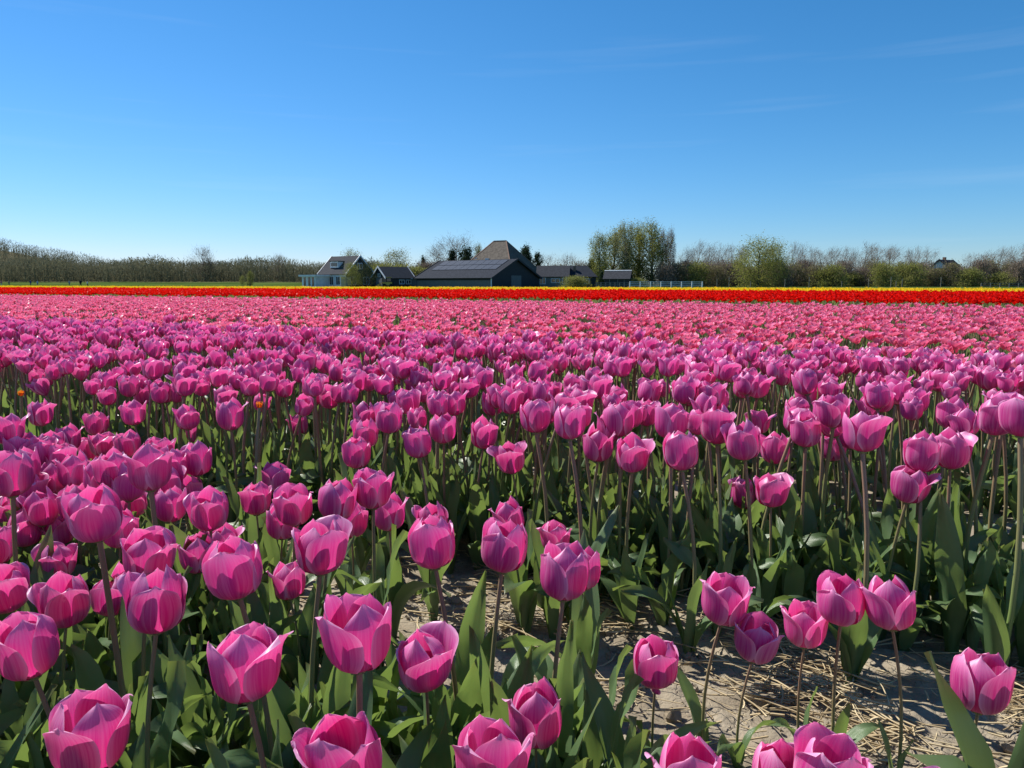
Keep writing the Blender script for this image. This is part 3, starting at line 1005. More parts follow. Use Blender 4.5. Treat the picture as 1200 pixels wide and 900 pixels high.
def tree_shape(seed, h, cw, kind):
    """trunk, twigs and leaves of one tree h tall with a crown cw wide, standing at the origin"""
    r = np.random.default_rng(seed)
    T, Kk = Q(), Q()
    cb, cm, nc, sp, nt, nl = SHAPES[kind]
    lean = r.normal() * .03 * h + (.07 * h if kind == 'wind' else 0)
    tt = np.linspace(0, 1, 6)
    top = .8 if kind not in ('pine', 'poplar') else .95
    trunk = np.stack([lean * tt ** 1.6 + .012 * h * np.sin(tt * 5 + seed), .012 * h * np.sin(tt * 4 + 2 * seed), tt * h * top], 1)
    T.tube(trunk, h * .017 * (1.05 - .9 * tt), 6)
    cen = []
    for i in range(nc):
        f = cb + (.97 - cb) * ((i + r.random()) / nc)
        k = (f - cm) / ((1 - cm) if f > cm else (cm - cb + .12))
        half = math.sqrt(max(0, 1 - abs(k) ** 2.0))
        if kind == 'pine':
            half = max(.12, (1.02 - f) / (1.02 - cb)) if seed % 2 else max(.25, half)
        a = i * 2.4 + r.normal() * .4
        rr = cw * .5 * half * (r.random() ** .45) * .92 * r.uniform(.75, 1.12)
        cx = lean * f + math.cos(a) * rr + (.10 * h * f * f if kind == 'wind' else 0)
        c = np.array([cx, math.sin(a) * rr, f * h * (1 + r.normal() * .02)])
        cen.append(c)
        # limb: leaves the trunk lower down and curves up to its clump
        g = max(.08, f - r.uniform(.12, .32)) if kind != 'pine' else f
        b = np.array([np.interp(g, tt * top, trunk[:, q_]) for q_ in range(3)])
        s = np.linspace(0, 1, 4)[:, None]
        pts = b + (c - b) * s + np.array([0, 0, -1]) * (s * (1 - s)) * rr * .35
        T.tube(pts, h * .0065 * (1.15 - s[:, 0]) * (1.2 - f * .6), 4)
        for j in range(3):
            d2 = (c - b) / (np.linalg.norm(c - b) + .01) + r.normal(size=3) * .6; d2[2] += .3
            Kk.tube([c, c + d2 * h * .04, c + d2 * h * .075 + np.array([0, 0, .012 * h])], h * .0026 * np.array([1, .7, .3]), 3, tone=r.random() * .5)
    cen = np.array(cen); axis = np.stack([np.interp(cen[:, 2] * .8, trunk[:, 2], trunk[:, 0]), np.zeros(nc), cen[:, 2] * .72], 1)
    out = cen - axis; out /= np.linalg.norm(out, axis=1)[:, None] + .01
    w = r.uniform(.4, 1.6, nc); w /= w.sum()
    i = r.choice(nc, nt, p=w)
    p0 = cen[i] + r.normal(size=(nt, 3)) * sp * h * np.array([cw / h * 1.2, cw / h * 1.2, .9])
    p0[:, 2] = np.abs(p0[:, 2])
    d = out[i] * .6 + r.normal(size=(nt, 3)) * .45; d[:, 2] += .5 if kind != 'pine' else .05
    if kind == 'wind': d[:, 0] += .45
    d /= np.linalg.norm(d, axis=1)[:, None]
    L = r.uniform(.4, 1.3, (nt, 1)) * (h / 12) ** .5
    Kk.strips(p0 - d * L * .4, p0 + d * L * .6, .030 if kind != 'shrub' else .05, r.random(nt))
    LEAF = Q()
    if nl:
        i = r.choice(nc, nl, p=w)
        p0 = cen[i] + r.normal(size=(nl, 3)) * sp * h * np.array([cw / h * 1.25, cw / h * 1.25, .95])
        p0[:, 2] = np.abs(p0[:, 2]) + .1
        d = r.normal(size=(nl, 3)); d /= np.linalg.norm(d, axis=1)[:, None]
        ls = r.uniform(.10, .26, (nl, 1)) * (1.5 if kind == 'pine' else 1)
        ct = r.random(nc)
        tone = np.clip(.25 + .5 * ct[i] + r.normal(size=nl) * .18, 0, 1)
        LEAF.strips(p0 - d * ls * .5, p0 + d * ls * .5, ls[:, 0] * .8, tone)
    return T, Kk, LEAF


tree_cache = {}
def tree(name, px, top, width, Y, kind, twig, leaf, label, group=None, variant=0, bark='bark', yaw=None):
    """a tree whose crown top shows at picture height `top`, at ground distance Y"""
    key = (kind, variant, twig, leaf, bark)
    H0, W0 = dict(bare=(12, 8), wind=(11, 7), poplar=(16, 6), round=(9, 8), shrub=(4, 5.5), pine=(10, 6), willow=(12, 11))[kind]
    if key not in tree_cache:
        T, K, Lf = tree_shape(1000 + variant * 17 + len(kind), H0, W0, kind)
        tree_cache[key] = (T.mesh('trunk', M[bark]), K.mesh('crown', M[twig]), Lf.mesh('leaves', M[leaf]) if Lf.n else None)
    tm, km, lm = tree_cache[key]
    x, z = far(px, top, Y)
    g = float(ground_z(x, Y))
    h = max(1.2, (z - g) * .90)
    w = width / FPX * Y
    root = link(name, None, loc=(x, Y, g - .05))
    root.rotation_euler = (0, 0, rng.random() * 6.28 if yaw is None else yaw)
    root.scale = (w / W0, w / W0, h / H0)
    tag(root, label, 'shrub' if 'shrub' in name else 'tree', group)
    tr = link('trunk', tm, root); tr.color = (0, 0, 0, 1)
    cr = link('crown', km, root); cr.color = (0, 0, 0, 1)
    if lm:
        lf = link('leaves', lm, cr); lf.color = (0, 0, 0, 1)
    return root


# trees round the farm
tree('bare_tree', 238, 286, 32, 246, 'bare', 'twig', None, 'tall bare tree rising alone above the edge of the far wood', variant=1)
tree('evergreen_tree', 243, 301, 15, 247, 'round', 'twig', 'ever', 'small dark evergreen against the tall bare tree of the far wood', variant=2)
tree('bare_tree', 326, 296, 22, 248, 'bare', 'twig', None, 'lower bare tree just clearing the top of the far wood', variant=2)
tree('young_tree', 292, 316, 9, 205, 'poplar', 'twig_olive', 'spring', 'slim young tree in yellow-green leaf before the dark wood', variant=4)
tree('young_tree', 284, 322, 8, 206, 'round', 'twig_olive', 'spring', 'low young tree in dull green leaf beside the slim one', variant=3)
tree('leafing_tree', 411, 290, 30, 200, 'round', 'twig', 'spring_pale', 'round tree in thin grey-green leaf behind the white house', variant=0)
tree('garden_tree', 412, 306, 26, 163, 'round', 'twig_olive', 'spring', 'low olive-green tree in front of the white house roof', variant=1)
tree('garden_tree', 430, 306, 22, 160, 'round', 'twig_olive', 'ever', 'dark green bushy tree against the gable of the white house', variant=2)
tree('leafing_tree', 464, 290, 38, 195, 'round', 'twig', 'spring_pale', 'round tree in pale yellow-green leaf behind the small black barn', variant=1)
for i, (px, top, w) in enumerate(((446, 308, 36), (468, 308, 40), (488, 312, 34))):
    tree('hedge_shrub', px, top, w, 186, 'shrub', 'twig_olive', 'spring', 'yellow-green shrub in the hedge behind the small black barn', 'hedge behind the small barn', variant=i)
tree('bare_tree', 536, 274, 58, 215, 'bare', 'twig', None, 'wide bare tree with fine twigs beside the pyramid roof', variant=3)
tree('bare_tree', 512, 284, 34, 214, 'bare', 'twig', None, 'smaller bare tree leaning out of the wide one by the barn', variant=4)
tree('pine_tree', 546, 286, 24, 203, 'pine', 'twig', 'ever', 'dark pine between the big barn and the wide bare tree', variant=2)
tree('pine_tree', 529, 291, 20, 204, 'pine', 'twig', 'ever', 'lower dark pine touching the taller pine behind the barn', variant=3)
tree('pine_tree', 496, 299, 13, 198, 'pine', 'twig', 'ever', 'small dark pine above the left end of the big barn', variant=1)
for i, (px, top, w) in enumerate(((497, 306, 26), (512, 305, 28), (528, 306, 26))):
    tree('brown_shrub', px, top, w, 196, 'shrub', 'twig', 'spring_pale' if i == 5 else 'twig', 'brown leafless shrub behind the left end of the big barn', 'brown shrubs behind the barn', variant=3 + i)
tree('leafing_tree', 561, 284, 16, 216, 'poplar', 'twig', 'spring_pale', 'slender tree in pale leaf against the left slope of the pyramid roof', variant=3)
tree('pine_tree', 617, 287, 20, 205, 'pine', 'twig', 'ever', 'dark pine rising behind the right slope of the pyramid roof', variant=4)
tree('pine_tree', 630, 293, 14, 206, 'pine', 'twig', 'ever', 'narrow dark pine beyond the right slope of the pyramid roof', variant=0)
for i, (px, top, w) in enumerate(((645, 297, 34), (664, 296, 36), (680, 303, 26))):
    tree('bare_tree', px, top, w, 220, 'bare', 'twig', None, 'low bare brown tree behind the long low house', 'bare trees behind the low house', variant=5 + i)
tree('conifer', 693, 301, 13, 190, 'pine', 'twig', 'ever', 'small pointed dark conifer beside the long low house', variant=2)
tree('conifer', 705, 317, 9, 172, 'pine', 'twig', 'ever', 'tiny dark conifer against the end of the low shed', variant=3)
tree('garden_shrub', 675, 323, 34, 158, 'shrub', 'twig_olive', 'spring', 'yellow-green garden shrub in front of the low house', variant=0)
tree('garden_shrub', 746, 325, 26, 165, 'shrub', 'twig_olive', 'spring', 'low green shrub behind the white rail fence', variant=1)
# poplars
for i, (px, top, w, lab, lf) in enumerate(((704, 271, 28, 'shorter leafing poplar at the outer edge of the poplar clump', 'spring'), (718, 264, 36, 'leafing poplar standing over the low shed', 'spring'),
                                           (735, 256, 26, 'tallest slender poplar with a thin pale tip', 'spring_pale'), (749, 259, 40, 'broad leafing poplar in the middle of the clump', 'spring'),
                                           (766, 256, 42, 'tall broad yellow-green poplar with forked trunk', 'spring'))):
    tree('poplar_tree', px, top, w, 188 + (i * 7) % 11, 'poplar', 'twig_olive', lf, lab, 'poplars by the white fence', variant=i, bark='bark_pale')
tree('bare_poplar', 778, 267, 16, 200, 'poplar', 'twig', 'twig', 'slim bare grey poplar at the end of the poplar clump', variant=1)
tree('bare_poplar', 787, 264, 13, 204, 'poplar', 'twig', 'twig', 'thinnest bare poplar standing just clear of the clump', variant=2)
# willow and the bare row on the right
tree('willow_tree', 890, 275, 70, 182, 'willow', 'twig_olive', 'spring', 'large broad yellow-green willow in the row of bare trees', variant=0)
tree('willow_tree', 908, 284, 36, 186, 'willow', 'twig_olive', 'spring_pale', 'smaller paler willow half behind the large willow', variant=1)
row = [(803, 286, 20), (815, 282, 26), (829, 285, 24), (842, 284, 26), (856, 282, 24), (868, 286, 20), (926, 283, 22), (938, 285, 20), (948, 288, 18),
       (960, 289, 18), (973, 286, 22), (986, 289, 20), (998, 290, 18), (1011, 283, 26), (1026, 284, 30), (1041, 286, 28), (1059, 291, 18), (1072, 288, 24), (1084, 289, 22),
       (1142, 293, 22), (1155, 291, 22), (1168, 289, 24), (1182, 288, 26), (1197, 285, 26), (1213, 286, 26)]
for i, (px, top, w) in enumerate(row):
    tree('bare_tree', px, top, w * 1.25, 200 + (i * 13) % 24, 'wind', 'twig', None, 'bare wind-bent grey-brown tree in the long row behind the shrub belt', 'bare trees of the long row', variant=i % 5, bark='bark_pale' if i % 3 else 'bark', yaw=rng.normal() * .5)
# shrub belt under them
for i, px in enumerate(np.arange(782, 1230, 11.5)):
    top = 308 + 5 * math.sin(i * 1.7) + rng.normal() * 2
    if i % 3 == 1 and px > 960 or i % 7 == 3:
        tree('leafing_shrub', px, top + 3, 30, 184 + (i * 7) % 9, 'shrub', 'twig_olive', 'spring', 'shrub in yellow-green leaf in the belt under the bare row', 'leafing shrubs of the belt', variant=i % 3)
    else:
        tree('bare_shrub', px, top, 27, 187 + (i * 5) % 12, 'shrub', 'twig', 'twig_olive' if i % 2 else 'twig', ('olive-brown budding' if i % 2 else 'grey-brown leafless') + ' shrub in the belt under the bare row', 'budding shrubs of the belt' if i % 2 else 'leafless shrubs of the belt', variant=i % 3)


# far woods that read as one mass
def wood_mass(name, label, px0, px1, Y0, Y1, n, hmin, hmax, tw=26):
    q = Q()
    for i in range(n):
        Y = rng.uniform(Y0, Y1); px = rng.uniform(px0, px1)
        x = (px - 600) / FPX * Y; g = float(ground_z(x, Y)) - .2
        h = rng.uniform(hmin, hmax) * (1 + .12 * math.sin(px * .05 + Y * .02))
        w = h * rng.uniform(.5, .9)
        q.tube([(x, Y, g), (x + rng.normal() * .3, Y, g + h * .6)], np.array([.10, .04]), 3, tone=rng.random() * .8)
        k = tw
        zz = rng.uniform(.02, .95, k); pr = np.sqrt(np.clip(1 - ((zz - .55) / .5) ** 2, .05, 1)) * w * .5
        a = rng.random(k) * 6.28; rr = pr * np.sqrt(rng.random(k))
        p0 = np.stack([x + np.cos(a) * rr, Y + np.sin(a) * rr, g + zz * h], 1)
        d = np.stack([np.cos(a) * .5, np.sin(a) * .5, np.full(k, .9)], 1) + rng.normal(size=(k, 3)) * .35
        L = rng.uniform(.6, 1.4, (k, 1)) * h / 10
        q.strips(p0 - d * L * .4, p0 + d * L * .5, rng.uniform(.10, .30, k) * h / 10, np.clip(rng.normal(.45, .25) + rng.normal(size=k) * .2, 0, 1))
    o = link(name, q.mesh(name, M['wood_mass'], False)); o.color = (0, 0, 0, 1)
    tag(o, label, 'wood', kind='stuff')


wood_mass('far_wood', 'leafless brown wood closing the meadow on the left, reading as one mass', -110, 470, 238, 300, 1900, 6.0, 8.4, 50)
wood_mass('dune_wood', 'distant leafless wood covering the low dune behind the meadow', -190, 520, 300, 500, 4200, 6.5, 9.0, 26)
wood_mass('back_wood', 'brown wood closing the view behind the farm and the bare row', 430, 1330, 226, 275, 1500, 5.6, 8.2, 40)

# ------------------------------------------------------------------ buildings
def mplain(name, c, rough=.7, spec=.3):
    c = np.array(c)
    return mat_noise(name, tuple(c * .86), tuple(np.minimum(c * 1.12, .9)), 1.3, rough, spec=spec, lo=.3, hi=.7)


M['black_boards'] = mat_noise('black_boards', (.012, .014, .018), (.035, .038, .045), 4, .6, stretch=(6, 6, .5))
M['grey_boards'] = mat_noise('grey_boards', (.10, .105, .105), (.17, .175, .17), 4, .7, stretch=(6, 6, .5))
M['white_paint'] = mplain('white_paint', (.72, .74, .76), .5)
M['slate'] = mat_noise('slate_roof', (.035, .037, .042), (.065, .067, .075), 2.5, .9, stretch=(1, 1, 4), spec=.1)
M['dark_roof'] = mat_noise('dark_roof', (.018, .022, .030), (.036, .042, .055), 2.5, .9, stretch=(1, 1, 4), spec=.1)
M['thatch'] = mat_noise('old_thatch', (.085, .07, .055), (.155, .128, .10), 2.0, .95, stretch=(1, 1, .4), bump=.6, bscale=5)
M['brick'] = mplain('brown_brick', (.20, .12, .085), .85)
M['tan'] = mplain('tan_plaster', (.42, .34, .22), .85)
M['window_glass'] = mat_noise('window_glass', (.012, .015, .02), (.03, .035, .045), 1, .08, spec=.8)
M['panel'] = mat_noise('solar_panel', (.030, .042, .068), (.048, .064, .095), 3, .7, spec=.12)
M['panel_frame'] = mplain('panel_frame', (.35, .37, .40), .4)


def mesh_part(name, q, mat, parent, smooth_shade=False):
    o = link(name, q.mesh(name, M[mat], smooth_shade), parent); o.color = (0, 0, 0, 1)
    return o


def boxpart(name, mat, parent, *b):
    return mesh_part(name, Q().box(*b), mat, parent)


def slab(q, a, b, c, d, th):
    """thick sheet over four corners, thickness along its normal"""
    P = [np.array(v, float) for v in (a, b, c, d)]
    n = np.cross(P[1] - P[0], P[2] - P[0]); n /= np.linalg.norm(n)
    V = [*P, *[p + n * th for p in P]]
    F = [(3, 2, 1, 0), (4, 5, 6, 7), (0, 1, 5, 4), (1, 2, 6, 5), (2, 3, 7, 6), (3, 0, 4, 7)]
    q.add(V, F)


def gable(name, px, Y, yaw, L, W, eave, ridge, wall, roof, label, over=.4, barge=None, hip_right=0.0, z0=0.0):
    """ridge along local X; front long side looks along local -Y"""
    root = link(name, None, loc=((px - 600) / FPX * Y, Y, z0 - .05)); root.rotation_euler = (0, 0, RAD(yaw))
    tag(root, label, 'building')
    l, w = L / 2, W / 2
    q = Q()
    V = [(-l, -w, 0), (l, -w, 0), (l, w, 0), (-l, w, 0), (-l, -w, eave), (l, -w, eave), (l, w, eave), (-l, w, eave), (-l, 0, ridge - .05), (l, 0, ridge - .05)]
    F = [(0, 1, 5, 4), (2, 3, 7, 6)]
    q.add(V, F)
    # gable ends as two quads each
    q.add([(-l, -w, 0), (-l, 0, 0), (-l, 0, ridge - .08), (-l, -w, eave)], [(0, 3, 2, 1)]); q.add([(-l, 0, 0), (-l, w, 0), (-l, w, eave), (-l, 0, ridge - .08)], [(0, 3, 2, 1)])
    if not hip_right:
        q.add([(l, -w, 0), (l, 0, 0), (l, 0, ridge - .08), (l, -w, eave)], [(0, 1, 2, 3)]); q.add([(l, 0, 0), (l, w, 0), (l, w, eave), (l, 0, ridge - .08)], [(0, 1, 2, 3)])
    else:
        q.add([(l, -w, 0), (l, w, 0), (l, w, eave), (l, -w, eave)], [(0, 1, 2, 3)])
    mesh_part('wall', q, wall, root)
    k = (ridge - eave) / w; ez = eave - k * over
    for s in (-1, 1):
        q = Q(); lo = l + over
        lr = l + over - hip_right
        A, B, Cc, D = (-lo, s * (w + over), ez), (lo, s * (w + over), ez), (lr, 0, ridge), (-lo, 0, ridge)
        slab(q, *((A, B, Cc, D) if s < 0 else (B, A, D, Cc)), .14)
        mesh_part('roof', q, roof, root)
    if hip_right:
        q = Q(); lo = l + over
        slab(q, (lo, -w - over, ez), (lo, w + over, ez), (lo - hip_right, .02, ridge), (lo - hip_right, -.02, ridge), .14)
        mesh_part('roof', q, roof, root)
    if barge:
        for e in (-1, 1):
            for s in (-1, 1):
                q = Q(); x0 = e * (l + over) + (0 if e > 0 else -.10)
                P = [(x0, s * (w + over + .05), ez - .12), (x0 + .10, s * (w + over + .05), ez - .12), (x0 + .10, 0, ridge - .12), (x0, 0, ridge - .12)]
                V = P + [(a, b, c + .42) for a, b, c in P]
                q.add(V, [(3, 2, 1, 0), (4, 5, 6, 7), (0, 1, 5, 4), (1, 2, 6, 5), (2, 3, 7, 6), (3, 0, 4, 7)])
                mesh_part('bargeboard', q, barge, root)
    return root


def window(root, side, a, b, z0, z1, L, W, frame='white_paint', n=2):
    """window on a wall: side 'f' front, 'r' right gable, 'l' left gable; a..b along the wall"""
    def bx(q, a0, a1, d0, d1, z0, z1):
        if side == 'f': q.box(a0, a1, -W / 2 - d1, -W / 2 - d0, z0, z1)
        elif side == 'r': q.box(L / 2 + d0, L / 2 + d1, a0, a1, z0, z1)
        else: q.box(-L / 2 - d1, -L / 2 - d0, a0, a1, z0, z1)
    q = Q(); t = .10
    bx(q, a, b, .004, .07, z0, z0 + t); bx(q, a, b, .004, .07, z1 - t, z1)
    for i in range(n + 1):
        c = a + (b - a - t) * i / n
        bx(q, c, c + t, .003, .065, z0 + t, z1 - t)
    w = mesh_part('window', q, frame, root)
    q = Q(); bx(q, a + .02, b - .02, .001, .03, z0 + .02, z1 - .02)
    mesh_part('pane', q, 'window_glass', w)


# big dark barn with solar panels
L, W = 22.5, 17.0
barn = gable('barn', 560, 172, -38, L, W, 2.15, 6.1, 'black_boards', 'dark_roof', 'long low black barn with solar panels on its roof', .5, 'slate')
boxpart('lower_wall', 'grey_boards', barn, -L / 2 + .2, L / 2 - .1, -W / 2 - .06, -W / 2 - .004, 0, 1.55)
k = (6.1 - 2.15) / (W / 2)
for i in range(9):
    for j in range(2):
        x0 = -L / 2 + 1.6 + i * 2.15; s0 = 3.6 + j * 2.35
        q = Q()
        ya, yb = -W / 2 + s0 - .2, -W / 2 + s0 + 1.95
        za, zb = 2.15 + k * (ya + W / 2) + .22, 2.15 + k * (yb + W / 2) + .22
        slab(q, (x0, ya, za), (x0 + 2.05, ya, za), (x0 + 2.05, yb, zb), (x0, yb, zb), .05)
        mesh_part('solar_panel', q, 'panel', barn)
boxpart('door', 'grey_boards', barn, L / 2 + .004, L / 2 + .06, -1.8, 1.8, 0, 2.6)
boxpart('post', 'white_paint', barn, L / 2 - .15, L / 2 + .10, -W / 2 - .16, -W / 2 - .06, 0, 2.0)
boxpart('side_shed', 'grey_boards', barn, -L / 2 - 3.0, -L / 2 - .02, -W / 2 + .2, -W / 2 + 5, 0, 1.9)
boxpart('shed_roof', 'panel_frame', barn, -L / 2 - 3.3, -L / 2 - .6, -W / 2 - .1, -W / 2 + 5.2, 1.905, 2.1)

# pyramid-roofed farmhouse
fx, fz = far(586, 283.5, 198)
root = link('farmhouse', None, loc=(fx, 198, -.05)); root.rotation_euler = (0, 0, RAD(-30))
tag(root, 'farmhouse with a steep brown pyramid roof behind the black barn', 'building')
q = Q(); q.box(-8.4, 8.4, -8.4, 8.4, 0, 3.0); mesh_part('wall', q, 'brick', root)
e, r2, top_z = 9.0, 1.9, fz
for a, b, c, d in (((-e, -e, 2.6), (e, -e, 2.6), (r2, 0, top_z), (-r2, 0, top_z)), ((e, e, 2.6), (-e, e, 2.6), (-r2, 0, top_z), (r2, 0, top_z)),
                   ((e, -e, 2.6), (e, e, 2.6), (r2, .03, top_z), (r2, -.03, top_z)), ((-e, e, 2.6), (-e, -e, 2.6), (-r2, -.03, top_z), (-r2, .03, top_z))):
    q = Q(); slab(q, a, b, c, d, .25); mesh_part('roof', q, 'thatch', root)
for a, b in (((e, -e), (r2, 0)), ((-e, -e), (-r2, 0)), ((e, e), (r2, 0))):
    q = Q(); q.tube([(a[0], a[1], 2.85), (b[0], b[1], top_z + .2)], .22, 5); mesh_part('ridge_cap', q, 'brick', root)
q = Q(); q.tube([(-r2, 0, top_z + .2), (r2, 0, top_z + .2)], .25, 5); mesh_part('ridge_cap', q, 'slate', root)
boxpart('chimney', 'white_paint', root, -1.2, -.4, -5.6, -4.8, 5.2, 7.3)
boxpart('roof_hatch', 'white_paint', root, -4.9, -4.3, -4.7, -4.3, 7.0, 7.5)

# white house with dormer and flat annex
L, W = 9.6, 8.2
wh = gable('white_house', 408, 178, -38, L, W, 3.2, 7.2, 'white_paint', 'slate', 'white house with grey roof, white gable edges and a flat annex', .35, 'white_paint')
for a in (-3.6, -1.2, 1.2, 3.0):
    window(wh, 'f', a, a + 1.5, .5, 2.5, L, W)
gb = Q(); gb.add([(L / 2 + .02, -W / 2, .02), (L / 2 + .02, 0, .02), (L / 2 + .02, 0, 7.0), (L / 2 + .02, -W / 2, 3.1)], [(0, 1, 2, 3)]); gb.add([(L / 2 + .02, 0, .02), (L / 2 + .02, W / 2, .02), (L / 2 + .02, W / 2, 3.1), (L / 2 + .02, 0, 7.0)], [(0, 1, 2, 3)])
mesh_part('gable_boards', gb, 'black_boards', wh)
L += .05
window(wh, 'r', -3, -1.2, .6, 2.4, L, W); window(wh, 'r', 1.0, 2.8, .6, 2.4, L, W); window(wh, 'r', -.8, .8, 4.2, 5.6, L, W)
L -= .05
dm = boxpart('dormer', 'white_paint', wh, -1.9, 1.0, -3.2, -.8, 4.55, 5.95)
q = Q(); q.box(-1.6, .7, -3.26, -3.204, 4.85, 5.65); mesh_part('pane', q, 'window_glass', dm)
boxpart('dormer_roof', 'slate', wh, -2.1, 1.2, -3.4, -.6, 5.955, 6.1)
boxpart('annex', 'white_paint', wh, -L / 2 - 1.2, -L / 2 + 3.8, -W / 2 - 4.2, -W / 2 - .01, 0, 2.45)
boxpart('annex_roof', 'white_paint', wh, -L / 2 - 1.7, -L / 2 + 4.3, -W / 2 - 4.8, -W / 2 - .005, 2.455, 2.85)
for a in (-5.3, -3.6, -2.2):
    q = Q(); q.box(a, a + .75, -W / 2 - 4.25, -W / 2 - 4.204, .3, 2.3); mesh_part('annex_window', q, 'window_glass', wh)
boxpart('porch', 'tan', wh, L / 2 - .2, L / 2 + 1.4, -W / 2 - 1.3, -W / 2 - .1, 0, 2.3)

# small black barn with white gable edges
L, W = 7.3, 6.0
sb = gable('small_barn', 462, 174, 40, L, W, 2.2, 4.6, 'black_boards', 'slate', 'small black barn with white gable edges and grey roof', .3, 'white_paint')
window(sb, 'l', -.6, .6, 2.3, 3.1, L, W); window(sb, 'f', -.2, 1.2, .7, 1.7, L, W); window(sb, 'f', 1.6, 3.0, .7, 1.7, L, W)
boxpart('door', 'grey_boards', sb, -L / 2 - .06, -L / 2 - .004, -1.4, 1.4, 0, 2.1)

# long low house
L, W = 7.2, 7.0
lh = gable('low_house', 648, 176, -6, L, W, 2.5, 4.9, 'grey_boards', 'slate', 'long low grey-roofed house with white window frames', .3)
window(lh, 'f', -.4, 1.7, 1.0, 2.0, L, W, n=2); window(lh, 'f', -3.0, -1.6, .7, 2.2, L, W, n=2); window(lh, 'f', 2.2, 3.3, .7, 2.2, L, W, n=1)
boxpart('post', 'white_paint', lh, -L / 2 - .02, -L / 2 + .12, -W / 2 - .12, -W / 2 - .006, 0, 2.45)
L, W = 6.6, 7.4
lw = gable('black_house', 681, 177, -6, L, W, 2.5, 4.9, 'black_boards', 'dark_roof', 'black house with a hipped dark roof and a brick chimney', .3, hip_right=2.4)
boxpart('chimney', 'brick', lw, -2.0, -1.4, -2.2, -1.6, 3.2, 4.9)
window(lw, 'f', -2.4, -1.0, .8, 2.0, L, W); window(lw, 'f', .4, 1.8, .8, 2.0, L, W)
# low shed
L, W = 5.4, 4.5
sh = gable('open_shed', 723, 165, -16, L, W, 1.95, 3.5, 'black_boards', 'slate', 'low black shed with a pale ridge beside the poplars', .3)
q = Q(); q.tube([(-L / 2 - .3, 0, 3.66), (L / 2 + .3, 0, 3.66)], .13, 5); mesh_part('ridge_cap', q, 'white_paint', sh)
for a in (-1.6, .2, 1.6):
    boxpart('post', 'grey_boards', sh, a, a + .14, -W / 2 - .09, -W / 2 - .005, 0, 1.9)
# house among the trees on the right
L, W = 7.0, 7.0
th_ = gable('wood_house', 1102, 212, 35, L, W, 4.3, 7.4, 'white_paint', 'dark_roof', 'dark-roofed house with a white wall hidden among the bare trees', .4, 'dark_roof')
window(th_, 'l', -1.4, 1.4, 4.3, 5.2, L, W); window(th_, 'f', -1, 1, 1, 2.2, L, W)
boxpart('chimney', 'brick', th_, -1.4, -.7, -.35, .35, 6.8, 8.2)

# white rail fence
def fence(name, px0, px1, Y, h, n, rails, label, mat='white_paint', r=.05):
    x0, x1 = (px0 - 600) / FPX * Y, (px1 - 600) / FPX * Y
    root = link(name, None, loc=(x0, Y, -.05)); tag(root, label, 'fence')
    for i in range(n):
        x = (x1 - x0) * i / (n - 1)
        boxpart('post', mat, root, x - r, x + r, -r, r, 0, h)
    for k in range(rails):
        z = h * (.93 - k * .9 / rails)
        boxpart('rail', mat, root, -r, x1 - x0 + r, -r - .045, -r - .003, z - .07, z + .03)


fence('rail_fence', 737, 821, 150, 1.28, 8, 3, 'white rail fence in front of the poplars beyond the yellow band', r=.09)
fence('rail_fence', 1145, 1232, 158, 1.0, 9, 2, 'low grey rail fence under the bare trees near the wood house', 'grey_boards', .06)
fence('board_fence', 698, 736, 156, 1.1, 8, 3, 'weathered low board fence before the open shed', 'grey_boards', .08)
for i, px in enumerate((838, 852, 877, 917, 945, 983, 1014, 1040, 1046, 1053, 1098)):
    Y = 160 + (i * 7) % 12
    x = (px - 600) / FPX * Y
    o = link('fence_post', None, loc=(x, Y, -.05)); tag(o, 'slim pale wooden post at the edge of the field below the shrub belt', 'post', 'pale posts along the field edge')
    q = Q(); q.tube([(0, 0, 0), (0, 0, 1.75 + .5 * math.sin(i * 2.1)), (0, 0, 1.8 + .5 * math.sin(i * 2.1))], np.array([.075, .07, .03]), 6)
    mesh_part('shaft', q, 'bark_pale', o)
    boxpart('cap', 'bark_pale', o, -.085, .085, -.085, .085, 1.78 + .5 * math.sin(i * 2.1), 1.84 + .5 * math.sin(i * 2.1))

# small yellow loader before the small barn
M['loader_yellow'] = mplain('loader_yellow', (.62, .42, .08), .4)
M['rubber'] = mplain('black_rubber', (.015, .015, .016), .8)
lx = (455 - 600) / FPX * 164
ld = link('wheel_loader', None, loc=(lx, 164, -.05)); ld.rotation_euler = (0, 0, RAD(8)); tag(ld, 'small yellow loader with a black cab parked before the small barn', 'loader')
boxpart('body', 'loader_yellow', ld, -.9, 1.1, -.55, .55, .45, 1.15)
boxpart('counterweight', 'rubber', ld, .9, 1.5, -.5, .5, .5, 1.25)
cb = boxpart('cab', 'rubber', ld, -.1, .9, -.5, .5, 1.155, 2.15)
q = Q(); q.box(-.02, .82, -.53, -.503, 1.3, 2.0); mesh_part('pane', q, 'window_glass', cb)
boxpart('cab_roof', 'loader_yellow', ld, -.2, 1.0, -.58, .58, 2.155, 2.25)
for sx in (-.6, .9):
    for sy in (-.62, .62):
        q = Q(); q.tube([(sx, sy - .14, .42), (sx, sy + .14, .42)], .42, 12); q.tube([(sx, sy - .14, .42), (sx, sy - .145, .42)], np.array([.42, .02]), 12); q.tube([(sx, sy + .14, .42), (sx, sy + .145, .42)], np.array([.42, .02]), 12)
        wl_ = mesh_part('wheel', q, 'rubber', ld)
        q = Q(); q.tube([(sx, sy - .16, .42), (sx, sy + .16, .42)], .2, 10); mesh_part('rim', q, 'loader_yellow', wl_)
for sy in (-.35, .35):
    q = Q(); q.tube([(-.3, sy, 1.1), (-1.2, sy, 1.0), (-1.7, sy, .5)], .07, 5); mesh_part('arm', q, 'loader_yellow', ld)
